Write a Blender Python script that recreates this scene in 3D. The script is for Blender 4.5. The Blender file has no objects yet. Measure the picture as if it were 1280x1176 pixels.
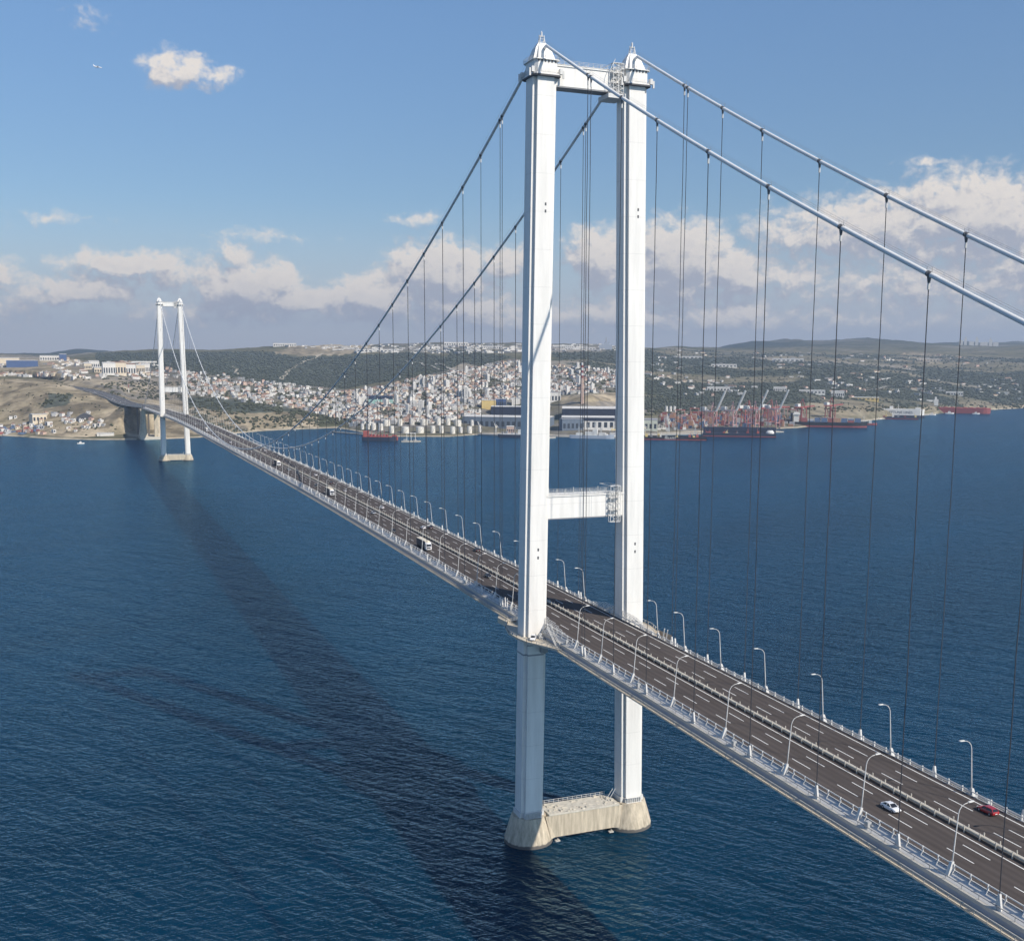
import bpy, math, random
import numpy as np
from mathutils import Vector, Matrix
random.seed(7); rng = np.random.default_rng(7)
S = bpy.context.scene
COL = S.collection
R = math.radians

# ------------------------------------------------------------------ camera
CAM = np.array([-153.15, -333.64, 158.02])
RM = np.array([[0.92457, -0.380975, 0.005229], [0.052349, 0.140614, 0.988679], [0.377398, 0.91383, -0.149952]])
FPX, PPX, PPY, PW, PH = 1416.24, 33.47, 79.48, 1280.0, 1176.0
cd = bpy.data.cameras.new('camera'); cam = bpy.data.objects.new('camera', cd); COL.objects.link(cam)
m3 = Matrix((RM[0], RM[1], -RM[2])).transposed()
cam.matrix_world = Matrix.Translation(Vector(CAM)) @ m3.to_4x4()
cd.sensor_width = 36.0; cd.sensor_fit = 'HORIZONTAL'; cd.lens = FPX / PW * 36.0
cd.shift_x = -PPX / PW; cd.shift_y = PPY / PW
cd.clip_start = 0.5; cd.clip_end = 60000.0
S.camera = cam

def ray(u, v):
    return RM.T @ np.array([(u - PW / 2 - PPX) / FPX, -(v - PH / 2 - PPY) / FPX, 1.0])

# ------------------------------------------------------------------ sun, sky
SUN = Vector((0.52, -1.0, 0.92)).normalized()
EL = math.asin(SUN.z); AZ = math.atan2(SUN.x, SUN.y)
sl = bpy.data.lights.new('sun', 'SUN'); so = bpy.data.objects.new('sun', sl); COL.objects.link(so)
sl.energy = 4.9; sl.angle = R(0.53); sl.color = (1.0, 0.925, 0.81)
so.rotation_euler = (-SUN).to_track_quat('-Z', 'Y').to_euler()
so.location = (300, -600, 600)

def build_world():
    w = bpy.data.worlds.new('World'); S.world = w; w.use_nodes = True
    nt = w.node_tree; N = nt.nodes; L = nt.links; N.clear()
    out = N.new('ShaderNodeOutputWorld')
    sky = N.new('ShaderNodeTexSky'); sky.sky_type = 'NISHITA'; sky.sun_disc = False
    sky.sun_elevation = EL; sky.sun_rotation = AZ % (2 * math.pi)
    sky.altitude = 150; sky.air_density = 1.0; sky.dust_density = 0.2; sky.ozone_density = 4.0
    bg = N.new('ShaderNodeBackground'); bg.inputs[1].default_value = SKY_STRENGTH
    hs = N.new('ShaderNodeHueSaturation'); hs.inputs['Saturation'].default_value = 1.06; L.new(sky.outputs[0], hs.inputs['Color']); SKYC = hs.outputs[0]
    # cloud field as a group of world direction (azimuth, elevation in degrees)
    g = bpy.data.node_groups.new('cloud_field', 'ShaderNodeTree')
    g.interface.new_socket('P', in_out='INPUT', socket_type='NodeSocketVector')
    g.interface.new_socket('D', in_out='OUTPUT', socket_type='NodeSocketFloat'); g.interface.new_socket('S', in_out='OUTPUT', socket_type='NodeSocketFloat')
    gn, gl = g.nodes, g.links
    gi = gn.new('NodeGroupInput'); go = gn.new('NodeGroupOutput')
    def mth(op, a, b=None, c=None, nn=gn, ll=gl, clamp=False):
        n = nn.new('ShaderNodeMath'); n.operation = op; n.use_clamp = clamp
        for i, x in enumerate((a, b, c)):
            if x is None: continue
            if isinstance(x, (int, float)): n.inputs[i].default_value = x
            else: ll.new(x, n.inputs[i])
        return n.outputs[0]
    def noise(scale, detail, rough, src, sy=1.0, nn=gn, ll=gl, ofs=0.0):
        mp = nn.new('ShaderNodeMapping'); mp.inputs['Scale'].default_value = (scale, scale * sy, 1); mp.inputs['Location'].default_value = (ofs, ofs * 1.7, ofs)
        ll.new(src, mp.inputs[0])
        n = nn.new('ShaderNodeTexNoise'); n.inputs['Scale'].default_value = 1.0
        n.inputs['Detail'].default_value = detail; n.inputs['Roughness'].default_value = rough
        ll.new(mp.outputs[0], n.inputs['Vector']); return n.outputs[0]
    P = gi.outputs[0]
    # warp so that blob edges are not elliptic
    wa = noise(0.55, 3, .55, P, 1.3, ofs=3.1); wb = noise(0.55, 3, .55, P, 1.3, ofs=17.7)
    cx = gn.new('ShaderNodeCombineXYZ')
    gl.new(mth('MULTIPLY', mth('SUBTRACT', wa, .5), 2.6), cx.inputs[0]); gl.new(mth('MULTIPLY', mth('SUBTRACT', wb, .5), 1.5), cx.inputs[1])
    va = gn.new('ShaderNodeVectorMath'); va.operation = 'ADD'; gl.new(P, va.inputs[0]); gl.new(cx.outputs[0], va.inputs[1])
    PWARP = va.outputs[0]
    acc = None
    for (bx, by, rx, ry, k) in CLOUDS:
        r = ray(bx, by); a = math.degrees(math.atan2(r[0], r[1])); e = math.degrees(math.asin(r[2] / np.linalg.norm(r)))
        s = math.degrees(1 / FPX)
        mp = gn.new('ShaderNodeMapping'); mp.vector_type = 'POINT'
        sx, sy = 1 / (rx * s), 1 / (ry * s)
        mp.inputs['Scale'].default_value = (sx, sy, 0); mp.inputs['Location'].default_value = (-a * sx, -e * sy, 0)
        gl.new(PWARP, mp.inputs[0])
        ln = gn.new('ShaderNodeVectorMath'); ln.operation = 'LENGTH'; gl.new(mp.outputs[0], ln.inputs[0])
        d = mth('MULTIPLY', mth('SUBTRACT', 1.0, ln.outputs['Value']), k)
        acc = d if acc is None else mth('SMOOTH_MAX', acc, d, 0.25)
    f1 = noise(1.15, 8, .58, P, 1.3); f2 = noise(5.5, 5, .6, P, 1.2, ofs=8.0)
    def puff(scale, ofs):
        mp = gn.new('ShaderNodeMapping'); mp.inputs['Scale'].default_value = (scale, scale * 1.25, 1); mp.inputs['Location'].default_value = (ofs, ofs * .6, 0); gl.new(PWARP, mp.inputs[0])
        v = gn.new('ShaderNodeTexVoronoi'); v.voronoi_dimensions = '2D'; v.feature = 'SMOOTH_F1'; v.inputs['Smoothness'].default_value = .35; v.inputs['Scale'].default_value = 1.0; gl.new(mp.outputs[0], v.inputs['Vector'])
        return mth('SUBTRACT', .45, v.outputs['Distance'])
    fb = mth('ADD', mth('MULTIPLY', mth('SUBTRACT', f1, .5), .95), mth('MULTIPLY', mth('SUBTRACT', f2, .5), .34))
    fb = mth('ADD', fb, mth('ADD', mth('MULTIPLY', puff(1.25, 3.3), .42), mth('MULTIPLY', puff(3.1, 9.1), .20)))
    gate = gn.new('ShaderNodeClamp'); gate.inputs['Min'].default_value = .22; gl.new(mth('MULTIPLY_ADD', acc, 1.3, .42), gate.inputs[0]); gl.new(mth('ADD', acc, mth('MULTIPLY', fb, gate.outputs[0])), go.inputs[0]); gl.new(acc, go.inputs[1])
    # main tree
    tc = N.new('ShaderNodeTexCoord'); sp = N.new('ShaderNodeSeparateXYZ'); L.new(tc.outputs['Generated'], sp.inputs[0])
    az = mth('MULTIPLY', mth('ARCTAN2', sp.outputs[0], sp.outputs[1], nn=N, ll=L), 57.29578, nn=N, ll=L)
    el = mth('MULTIPLY', mth('ARCSINE', sp.outputs[2], nn=N, ll=L), 57.29578, nn=N, ll=L)
    cb = N.new('ShaderNodeCombineXYZ'); L.new(az, cb.inputs[0]); L.new(el, cb.inputs[1])
    def inst(dx, dy):
        o = N.new('ShaderNodeVectorMath'); o.operation = 'ADD'; L.new(cb.outputs[0], o.inputs[0]); o.inputs[1].default_value = (dx, dy, 0)
        q = N.new('ShaderNodeGroup'); q.node_tree = g; L.new(o.outputs[0], q.inputs[0]); return q.outputs[0], q.outputs[1]
    d0, s0 = inst(0, 0); d1, s1 = inst(0.26, 0.5); _, s2 = inst(0.3, 1.1)
    def ramp(x, a, b):
        n = N.new('ShaderNodeMapRange'); n.interpolation_type = 'SMOOTHSTEP'; n.inputs[1].default_value = a; n.inputs[2].default_value = b
        L.new(x, n.inputs[0]); return n.outputs[0]
    alpha = ramp(d0, 0.0, 0.52)
    c0 = mth('MINIMUM', d0, 1.0, nn=N, ll=L); c1 = mth('MINIMUM', d1, 1.0, nn=N, ll=L); lit = ramp(mth('ADD', mth('MULTIPLY', mth('SUBTRACT', c0, c1, nn=N, ll=L), .75, nn=N, ll=L), mth('MULTIPLY', mth('SUBTRACT', s0, s2, nn=N, ll=L), .42, nn=N, ll=L), nn=N, ll=L), -0.26, 0.36)
    thick = ramp(d0, 0.15, 1.3)
    lit2 = mth('MULTIPLY', lit, mth('SUBTRACT', 1.0, mth('MULTIPLY', thick, .3, nn=N, ll=L), nn=N, ll=L), nn=N, ll=L)
    mx = N.new('ShaderNodeMix'); mx.data_type = 'RGBA'; L.new(lit2, mx.inputs[0])
    mx.inputs[6].default_value = (0.40, 0.415, 0.485, 1); mx.inputs[7].default_value = (0.88, 0.80, 0.715, 1)
    cbg = N.new('ShaderNodeBackground'); L.new(mx.outputs[2], cbg.inputs[0]); cbg.inputs[1].default_value = CLOUD_STRENGTH
    dim = N.new('ShaderNodeVectorMath'); dim.operation = 'SCALE'; L.new(SKYC, dim.inputs[0]); L.new(mth('SUBTRACT', 1.0, mth('MULTIPLY', ramp(el, 22.0, 5.0), .27, nn=N, ll=L), nn=N, ll=L), dim.inputs['Scale']); L.new(dim.outputs[0], bg.inputs[0])
    # low grey veil towards the horizon
    veil = N.new('ShaderNodeBackground'); veil.inputs[0].default_value = (0.435, 0.45, 0.53, 1); veil.inputs[1].default_value = VEIL_STRENGTH
    vf = mth('MULTIPLY', ramp(el, 8.0, 0.2), .86, nn=N, ll=L)
    m0 = N.new('ShaderNodeMixShader'); L.new(vf, m0.inputs[0]); L.new(bg.outputs[0], m0.inputs[1]); L.new(veil.outputs[0], m0.inputs[2])
    up = ramp(el, 0.4, 2.4)
    al = mth('MULTIPLY', mth('MULTIPLY', alpha, .93, nn=N, ll=L), mth('ADD', mth('MULTIPLY', up, .8, nn=N, ll=L), .2, nn=N, ll=L), nn=N, ll=L)
    m1 = N.new('ShaderNodeMixShader'); L.new(al, m1.inputs[0]); L.new(m0.outputs[0], m1.inputs[1]); L.new(cbg.outputs[0], m1.inputs[2])
    L.new(m1.outputs[0], out.inputs[0])
    w.cycles.sampling_method = 'MANUAL'; w.cycles.sample_map_resolution = 512

WATER_COL = (.0006, .022, .048); WATER_TINT = (.46, .77, 1.0, 1); HAZE_COL = (.62, .76, .96, 1); HAZE_DENS = 5.8e-5; EXPOSURE = 0.08
SKY_STRENGTH = 0.125; CLOUD_STRENGTH = 1.0; VEIL_STRENGTH = 1.12
# azimuth/elevation given through the photograph's directions: x, y, half width, half height, weight
CLOUDS = [(222, 88, 46, 27, .72), (266, 93, 40, 14, .55), (105, 20, 34, 16, .22), (1157, 202, 36, 10, .36), (330, 298, 90, 9, .27), (512, 273, 42, 12, .36),
          (291, 320, 34, 17, .7), (92, 363, 92, 24, .9), (165, 332, 104, 24, .8), (232, 350, 60, 22, .45), (318, 362, 84, 44, 1.15), (392, 378, 70, 28, .9), (290, 392, 190, 24, .5), (0, 345, 30, 26, .6), (70, 274, 70, 10, .2),
          (548, 342, 84, 54, 1.1), (470, 374, 82, 40, 1.0), (580, 384, 96, 32, .9), (632, 330, 56, 28, .7), (620, 402, 190, 22, .55),
          (752, 322, 60, 48, 1.0), (845, 328, 96, 64, 1.15), (918, 345, 50, 46, 1.0), (790, 392, 120, 30, .7), (900, 398, 110, 28, .75), (985, 350, 90, 30, .6),
          (1110, 284, 190, 52, .8), (1230, 272, 170, 66, .95), (1000, 296, 90, 34, .55), (1160, 350, 260, 60, .5), (1060, 402, 260, 26, .35), (1300, 330, 120, 80, .7), (-60, 380, 120, 40, .7), (1420, 260, 160, 90, 1.0), (1500, 120, 120, 50, .7)]
build_world()

# ------------------------------------------------------------------ numpy noise
def _hash(ix, iy, s):
    n = (ix * 374761393 + iy * 668265263 + s * 1442695041) & 0xffffffff
    n = ((n ^ (n >> 13)) * 1274126177) & 0xffffffff
    return ((n ^ (n >> 16)) & 0xffff) / 65535.0
def vnoise(x, y, s=0):
    ix = np.floor(x).astype(np.int64); iy = np.floor(y).astype(np.int64)
    fx = x - ix; fy = y - iy; fx = fx * fx * (3 - 2 * fx); fy = fy * fy * (3 - 2 * fy)
    a = _hash(ix, iy, s); b = _hash(ix + 1, iy, s); c = _hash(ix, iy + 1, s); d = _hash(ix + 1, iy + 1, s)
    return (a + (b - a) * fx) * (1 - fy) + (c + (d - c) * fx) * fy
def fbm(x, y, o=4, s=0):
    t = 0.0; a = 1.0; n = 0.0
    for k in range(o):
        t = t + a * vnoise(x * 2 ** k, y * 2 ** k, s + k); n += a; a *= .5
    return t / n

# ------------------------------------------------------------------ materials
MATS = {}
def nodes_of(m): return m.node_tree.nodes, m.node_tree.links
def mat(name, col, rough=.6, metal=0.0, var=.12, vs=.6, stretch=(1, 1, 1), bump=0.0, bs=6.0, spec=.5, emit=0, coat=0):
    if name in MATS: return MATS[name]
    m = bpy.data.materials.new(name); m.use_nodes = True; N, L = nodes_of(m)
    b = N['Principled BSDF']; b.inputs['Roughness'].default_value = rough; b.inputs['Metallic'].default_value = metal
    b.inputs['Specular IOR Level'].default_value = spec
    if coat: b.inputs['Coat Weight'].default_value = coat
    tc = N.new('ShaderNodeTexCoord'); mp = N.new('ShaderNodeMapping'); mp.inputs['Scale'].default_value = stretch
    L.new(tc.outputs['Object'], mp.inputs[0])
    nz = N.new('ShaderNodeTexNoise'); nz.inputs['Scale'].default_value = vs; nz.inputs['Detail'].default_value = 5; nz.inputs['Roughness'].default_value = .65
    L.new(mp.outputs[0], nz.inputs['Vector'])
    mr = N.new('ShaderNodeMapRange'); mr.inputs[1].default_value = .25; mr.inputs[2].default_value = .75; mr.inputs[3].default_value = 1 - var; mr.inputs[4].default_value = 1 + var
    L.new(nz.outputs[0], mr.inputs[0])
    mx = N.new('ShaderNodeVectorMath'); mx.operation = 'SCALE'; mx.inputs[0].default_value = col; L.new(mr.outputs[0], mx.inputs['Scale'])
    L.new(mx.outputs[0], b.inputs['Base Color'])
    if bump:
        n2 = N.new('ShaderNodeTexNoise'); n2.inputs['Scale'].default_value = bs; n2.inputs['Detail'].default_value = 4; L.new(mp.outputs[0], n2.inputs['Vector'])
        bp = N.new('ShaderNodeBump'); bp.inputs['Strength'].default_value = bump; L.new(n2.outputs[0], bp.inputs['Height']); L.new(bp.outputs[0], b.inputs['Normal'])
    MATS[name] = m; return m

M_white = mat('tower_paint', (.755, .732, .688), .5, var=.13, vs=.45, stretch=(1, 1, .08))
def add_seams(m, period, width, amt):
    N, L = nodes_of(m); b = N['Principled BSDF']; src = b.inputs['Base Color'].links[0].from_socket
    tc = N.new('ShaderNodeTexCoord'); sp = N.new('ShaderNodeSeparateXYZ'); L.new(tc.outputs['Object'], sp.inputs[0])
    f = N.new('ShaderNodeMath'); f.operation = 'FRACT'; dv = N.new('ShaderNodeMath'); dv.operation = 'DIVIDE'; dv.inputs[1].default_value = period
    L.new(sp.outputs[2], dv.inputs[0]); L.new(dv.outputs[0], f.inputs[0])
    lt = N.new('ShaderNodeMath'); lt.operation = 'LESS_THAN'; lt.inputs[1].default_value = width / period; L.new(f.outputs[0], lt.inputs[0])
    ma = N.new('ShaderNodeMath'); ma.operation = 'MULTIPLY_ADD'; ma.inputs[1].default_value = -amt; ma.inputs[2].default_value = 1.0; L.new(lt.outputs[0], ma.inputs[0])
    sc = N.new('ShaderNodeVectorMath'); sc.operation = 'SCALE'; L.new(src, sc.inputs[0]); L.new(ma.outputs[0], sc.inputs['Scale']); L.new(sc.outputs[0], b.inputs['Base Color'])
add_seams(M_white, 11.3, .22, .11)
M_steelw = mat('white_steel', (.62, .61, .585), .5, var=.08, vs=2)
M_galv = mat('galvanised_steel', (.50, .50, .485), .5, metal=.25, var=.12, vs=2)
M_dark = mat('dark_steel', (.06, .062, .07), .6, var=.2, vs=3)
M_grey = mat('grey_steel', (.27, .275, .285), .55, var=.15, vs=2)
M_cable = mat('cable_wrap', (.74, .74, .72), .5, var=.06, vs=.4)
M_rope = mat('hanger_rope', (.035, .037, .045), .6, var=.2, vs=3)
M_band = mat('cable_band', (.10, .10, .105), .55, var=.2, vs=3)
M_asph = mat('asphalt', (.076, .063, .057), .9, var=.2, vs=.5, stretch=(1, .06, 1), spec=.25, bump=.15, bs=9)
def wheel_tracks(m):
    N, L = nodes_of(m); b = N['Principled BSDF']; src = b.inputs['Base Color'].links[0].from_socket
    tc = N.new('ShaderNodeTexCoord'); sp = N.new('ShaderNodeSeparateXYZ'); L.new(tc.outputs['Object'], sp.inputs[0])
    a = N.new('ShaderNodeMath'); a.operation = 'MULTIPLY_ADD'; a.inputs[1].default_value = 2 * math.pi / 1.875; a.inputs[2].default_value = .6; L.new(sp.outputs[0], a.inputs[0])
    c = N.new('ShaderNodeMath'); c.operation = 'SINE'; L.new(a.outputs[0], c.inputs[0])
    mp = N.new('ShaderNodeMapping'); mp.inputs['Scale'].default_value = (.22, .018, 1); L.new(tc.outputs['Object'], mp.inputs[0])
    nz = N.new('ShaderNodeTexNoise'); nz.inputs['Scale'].default_value = 1; nz.inputs['Detail'].default_value = 4; L.new(mp.outputs[0], nz.inputs['Vector'])
    w = N.new('ShaderNodeMath'); w.operation = 'MULTIPLY'; L.new(c.outputs[0], w.inputs[0]); L.new(nz.outputs[0], w.inputs[1])
    e = N.new('ShaderNodeMath'); e.operation = 'MULTIPLY_ADD'; e.inputs[1].default_value = .22; e.inputs[2].default_value = .80; L.new(w.outputs[0], e.inputs[0])
    g = N.new('ShaderNodeMath'); g.operation = 'MULTIPLY_ADD'; g.inputs[1].default_value = .42; L.new(nz.outputs[0], g.inputs[0]); L.new(e.outputs[0], g.inputs[2])
    sc = N.new('ShaderNodeVectorMath'); sc.operation = 'SCALE'; L.new(src, sc.inputs[0]); L.new(g.outputs[0], sc.inputs['Scale']); L.new(sc.outputs[0], b.inputs['Base Color'])
wheel_tracks(M_asph)
M_line = mat('road_paint', (.78, .77, .74), .7, var=.1, vs=3)
M_med = mat('beige_barrier', (.50, .455, .37), .6, var=.12, vs=1.5)
M_panel = mat('fairing_panel', (.56, .55, .53), .55, var=.10, vs=.8)
M_walk = mat('walkway_floor', (.56, .49, .385), .8, var=.16, vs=1.2)
M_mesh = mat('railing_mesh', (.40, .345, .275), .8, var=.12, vs=3)
M_rail = mat('railing_steel', (.52, .49, .43), .6, var=.1, vs=2)
M_girder = mat('girder_paint', (.33, .37, .43), .6, var=.12, vs=.2)
M_conc = mat('pier_concrete', (.50, .43, .325), .85, var=.42, vs=.9, stretch=(1, 1, .10), bump=.25, bs=3)
M_concd = mat('concrete_top', (.56, .52, .44), .9, var=.25, vs=.8, bump=.2, bs=3)
def stain(m, zlo, zhi, col):
    N, L = nodes_of(m); b = N['Principled BSDF']; src = b.inputs['Base Color'].links[0].from_socket
    tc = N.new('ShaderNodeTexCoord'); sp = N.new('ShaderNodeSeparateXYZ'); L.new(tc.outputs['Object'], sp.inputs[0])
    nz = N.new('ShaderNodeTexNoise'); nz.inputs['Scale'].default_value = .8; L.new(tc.outputs['Object'], nz.inputs['Vector'])
    ad = N.new('ShaderNodeMath'); ad.operation = 'MULTIPLY_ADD'; ad.inputs[1].default_value = 1.2; L.new(nz.outputs[0], ad.inputs[0]); L.new(sp.outputs[2], ad.inputs[2])
    mr = N.new('ShaderNodeMapRange'); mr.inputs[1].default_value = zlo; mr.inputs[2].default_value = zhi; mr.inputs[3].default_value = 1; mr.inputs[4].default_value = 0
    L.new(ad.outputs[0], mr.inputs[0])
    mx = N.new('ShaderNodeMix'); mx.data_type = 'RGBA'; L.new(mr.outputs[0], mx.inputs[0]); L.new(src, mx.inputs[6]); mx.inputs[7].default_value = (*col, 1)
    L.new(mx.outputs[2], b.inputs['Base Color'])
stain(M_conc, 1.5, 1.9, (.12, .11, .10))
M_glass = mat('dark_glass', (.02, .022, .027), .08, var=.05, spec=.6)
M_tyre = mat('tyre_rubber', (.02, .02, .02), .8)
M_carw = mat('white_car_paint', (.80, .80, .81), .25, var=.02, coat=.6)
M_carr = mat('red_car_paint', (.36, .018, .022), .25, var=.03, coat=.6)
M_card = mat('black_car_paint', (.015, .016, .02), .25, var=.05, coat=.6)
M_cars = mat('silver_car_paint', (.50, .51, .53), .3, var=.03, metal=.3, coat=.4)
M_lampw = mat('headlamp_glass', (.85, .85, .86), .15)
M_lampr = mat('tail_lamp', (.45, .02, .015), .2)
M_tarp = mat('dark_tarpaulin', (.055, .05, .06), .6, var=.2, vs=1.5)
M_cream = mat('cream_panel', (.72, .64, .50), .6, var=.08, vs=1)
# far shore
M_w1 = mat('white_render', (.70, .675, .63), .8, var=.1, vs=.1)
M_w2 = mat('cream_render', (.66, .57, .44), .8, var=.1, vs=.1)
M_w3 = mat('pink_render', (.58, .42, .34), .8, var=.1, vs=.1)
M_w4 = mat('grey_render', (.42, .42, .42), .8, var=.1, vs=.1)
M_rt = mat('tiled_roof', (.27, .165, .12), .8, var=.2, vs=.2)
M_rg = mat('grey_roof', (.30, .30, .31), .8, var=.15, vs=.2)
M_rw = mat('pale_roof', (.62, .60, .56), .7, var=.12, vs=.1)
M_win = mat('window_dark', (.045, .055, .07), .25, var=.2, vs=.3)
M_blue = mat('blue_cladding', (.06, .105, .23), .6, var=.15, vs=.1)
M_navy = mat('navy_hull', (.022, .03, .055), .5, var=.15, vs=.1)
M_black = mat('black_hull', (.018, .018, .022), .5, var=.2, vs=.1)
M_redh = mat('red_hull', (.27, .06, .058), .55, var=.15, vs=.1)
M_reddk = mat('red_deck', (.40, .10, .075), .6, var=.2, vs=.1)
M_crane = mat('crane_red', (.33, .085, .075), .55, var=.15, vs=.1)
M_cranep = mat('crane_pink', (.56, .31, .28), .55, var=.15, vs=.1)
M_or = mat('orange_container', (.40, .22, .14), .6, var=.2, vs=.2)
M_cr = mat('red_container', (.29, .09, .08), .6, var=.2, vs=.2)
M_cb = mat('blue_container', (.10, .15, .25), .6, var=.2, vs=.2)
M_cg = mat('grey_container', (.42, .42, .42), .6, var=.2, vs=.2)
M_teal = mat('teal_cladding', (.30, .47, .42), .6, var=.1, vs=.1)
M_yel = mat('yellow_cladding', (.66, .50, .20), .6, var=.1, vs=.1)
M_tank = mat('tank_paint', (.74, .70, .62), .55, var=.12, vs=.15)
M_leaf = mat('woodland_leaf', (.080, .092, .072), .9, var=.35, vs=.02, spec=.2)
M_leaf2 = mat('scrub_leaf', (.075, .082, .052), .9, var=.35, vs=.02, spec=.2)
M_quay = mat('quay_concrete', (.40, .37, .32), .85, var=.2, vs=.05)
M_sand = mat('pale_ground', (.46, .40, .30), .9, var=.2, vs=.03)

# ------------------------------------------------------------------ mesh builder
class MB:
    def __init__(s): s.v = []; s.f = []; s.m = []
    def face(s, idx, mi=0): s.f.append(tuple(idx)); s.m.append(mi)
    def add(s, vs, fs, mi=0):
        o = len(s.v); s.v.extend([tuple(map(float, v)) for v in vs])
        for f in fs: s.f.append(tuple(o + i for i in f)); s.m.append(mi)
    def box(s, x0, x1, y0, y1, z0, z1, mi=0):
        s.add([(x0, y0, z0), (x1, y0, z0), (x1, y1, z0), (x0, y1, z0), (x0, y0, z1), (x1, y0, z1), (x1, y1, z1), (x0, y1, z1)],
              [(0, 3, 2, 1), (4, 5, 6, 7), (0, 1, 5, 4), (1, 2, 6, 5), (2, 3, 7, 6), (3, 0, 4, 7)], mi)
    def bar(s, p, q, w, h=None, mi=0):
        p = Vector(p); q = Vector(q); d = (q - p)
        if d.length < 1e-6: return
        d.normalize(); h = h or w
        up = Vector((0, 0, 1)) if abs(d.z) < .95 else Vector((0, 1, 0))
        a = d.cross(up).normalized(); b = a.cross(d).normalized()
        c = [p + a * sx * w / 2 + b * sz * h / 2 for sx, sz in ((-1, -1), (1, -1), (1, 1), (-1, 1))]
        e = [v + (q - p) for v in c]
        s.add(c + e, [(0, 1, 2, 3), (7, 6, 5, 4), (0, 4, 5, 1), (1, 5, 6, 2), (2, 6, 7, 3), (3, 7, 4, 0)], mi)
    def tube(s, pts, r, n=6, mi=0, cap=True):
        pts = [Vector(p) for p in pts]; rs = r if isinstance(r, (list, tuple)) else [r] * len(pts)
        rings = []
        for i, p in enumerate(pts):
            d = (pts[min(i + 1, len(pts) - 1)] - pts[max(i - 1, 0)]).normalized()
            up = Vector((1, 0, 0)) if abs(d.x) < .9 else Vector((0, 1, 0))
            a = d.cross(up).normalized(); b = d.cross(a).normalized()
            rings.append([p + (a * math.cos(2 * math.pi * k / n) + b * math.sin(2 * math.pi * k / n)) * rs[i] for k in range(n)])
        s.loft(rings, mi, cap)
    def loft(s, rings, mi=0, cap=True):
        o = len(s.v); n = len(rings[0])
        for r in rings: s.v.extend([tuple(map(float, v)) for v in r])
        for i in range(len(rings) - 1):
            for k in range(n):
                a = o + i * n + k; b = o + i * n + (k + 1) % n
                s.f.append((a, b, b + n, a + n)); s.m.append(mi)
        if cap:
            s.f.append(tuple(o + k for k in range(n))[::-1]); s.m.append(mi)
            s.f.append(tuple(o + (len(rings) - 1) * n + k for k in range(n))); s.m.append(mi)
    def cone(s, c, r0, r1, z0, z1, n=24, mi=0):
        s.loft([[(c[0] + r * math.cos(2 * math.pi * k / n), c[1] + r * math.sin(2 * math.pi * k / n), z) for k in range(n)] for r, z in ((r0, z0), (r1, z1))], mi)
    def ribbon(s, prof, ys, zf, mi=0):        # open profile (x, z) swept along the deck
        o = len(s.v); n = len(prof)
        for y in ys:
            z0 = zf(y); s.v.extend([(x, float(y), z + z0) for x, z in prof])
        for i in range(len(ys) - 1):
            for k in range(n - 1):
                a = o + i * n + k; s.f.append((a, a + 1, a + 1 + n, a + n)); s.m.append(mi)
    def sweep(s, prof, ys, zf, mi=0):         # closed profile swept along the deck
        s.loft([[(x, float(y), z + zf(y)) for x, z in prof] for y in ys], mi)
    def build(s, name, mats, parent=None, smooth=False, org=None):
        if not isinstance(mats, (list, tuple)): mats = [mats]
        me = bpy.data.meshes.new(name)
        o = np.array(org if org is not None else (ORG.get(parent.name, (0, 0, 0)) if parent else (0, 0, 0)), float)
        v = np.array(s.v, float).reshape(-1, 3) - o
        me.from_pydata(v.tolist(), [], s.f)
        for m in mats: me.materials.append(m)
        if len(mats) > 1: me.polygons.foreach_set('material_index', s.m)
        if smooth: me.polygons.foreach_set('use_smooth', [True] * len(me.polygons))
        me.update()
        ob = bpy.data.objects.new(name, me); COL.objects.link(ob)
        ORG[ob.name] = tuple(o)
        if parent: ob.parent = parent
        else: ob.location = o
        return ob
ORG = {}
def thing(name, label, cat, loc=(0, 0, 0), rz=0.0, group=None):
    o = bpy.data.objects.new(name, None); COL.objects.link(o); o.location = loc; o.rotation_euler = (0, 0, rz); o.empty_display_size = 1
    tag(o, label, cat, group); ORG[o.name] = (0, 0, 0) if rz else tuple(loc)
    return o
def tag(o, label, cat, group=None, kind=None):
    if label: o['label'] = label
    if cat: o['category'] = cat
    if group: o['group'] = group
    if kind: o['kind'] = kind
    return o
def structure(o): o['kind'] = 'structure'; return o
def copy_tree(o, loc=None, rz=None, label=None, group=None, parent=None):
    c = o.copy(); COL.objects.link(c)
    if parent: c.parent = parent
    if loc is not None: c.location = loc
    if rz is not None: c.rotation_euler = (0, 0, rz)
    if label: c['label'] = label
    if group: c['group'] = group
    for ch in list(o.children): copy_tree(ch, parent=c)
    return c
ONES = ['', 'first', 'second', 'third', 'fourth', 'fifth', 'sixth', 'seventh', 'eighth', 'ninth', 'tenth', 'eleventh', 'twelfth', 'thirteenth', 'fourteenth', 'fifteenth', 'sixteenth', 'seventeenth', 'eighteenth', 'nineteenth']
TENS = ['', '', 'twenty', 'thirty', 'forty', 'fifty', 'sixty', 'seventy', 'eighty', 'ninety']
def ordw(n):
    if n < 20: return ONES[n]
    return TENS[n // 10][:-1] + 'ieth' if n % 10 == 0 else TENS[n // 10] + '-' + ONES[n % 10]

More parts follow.
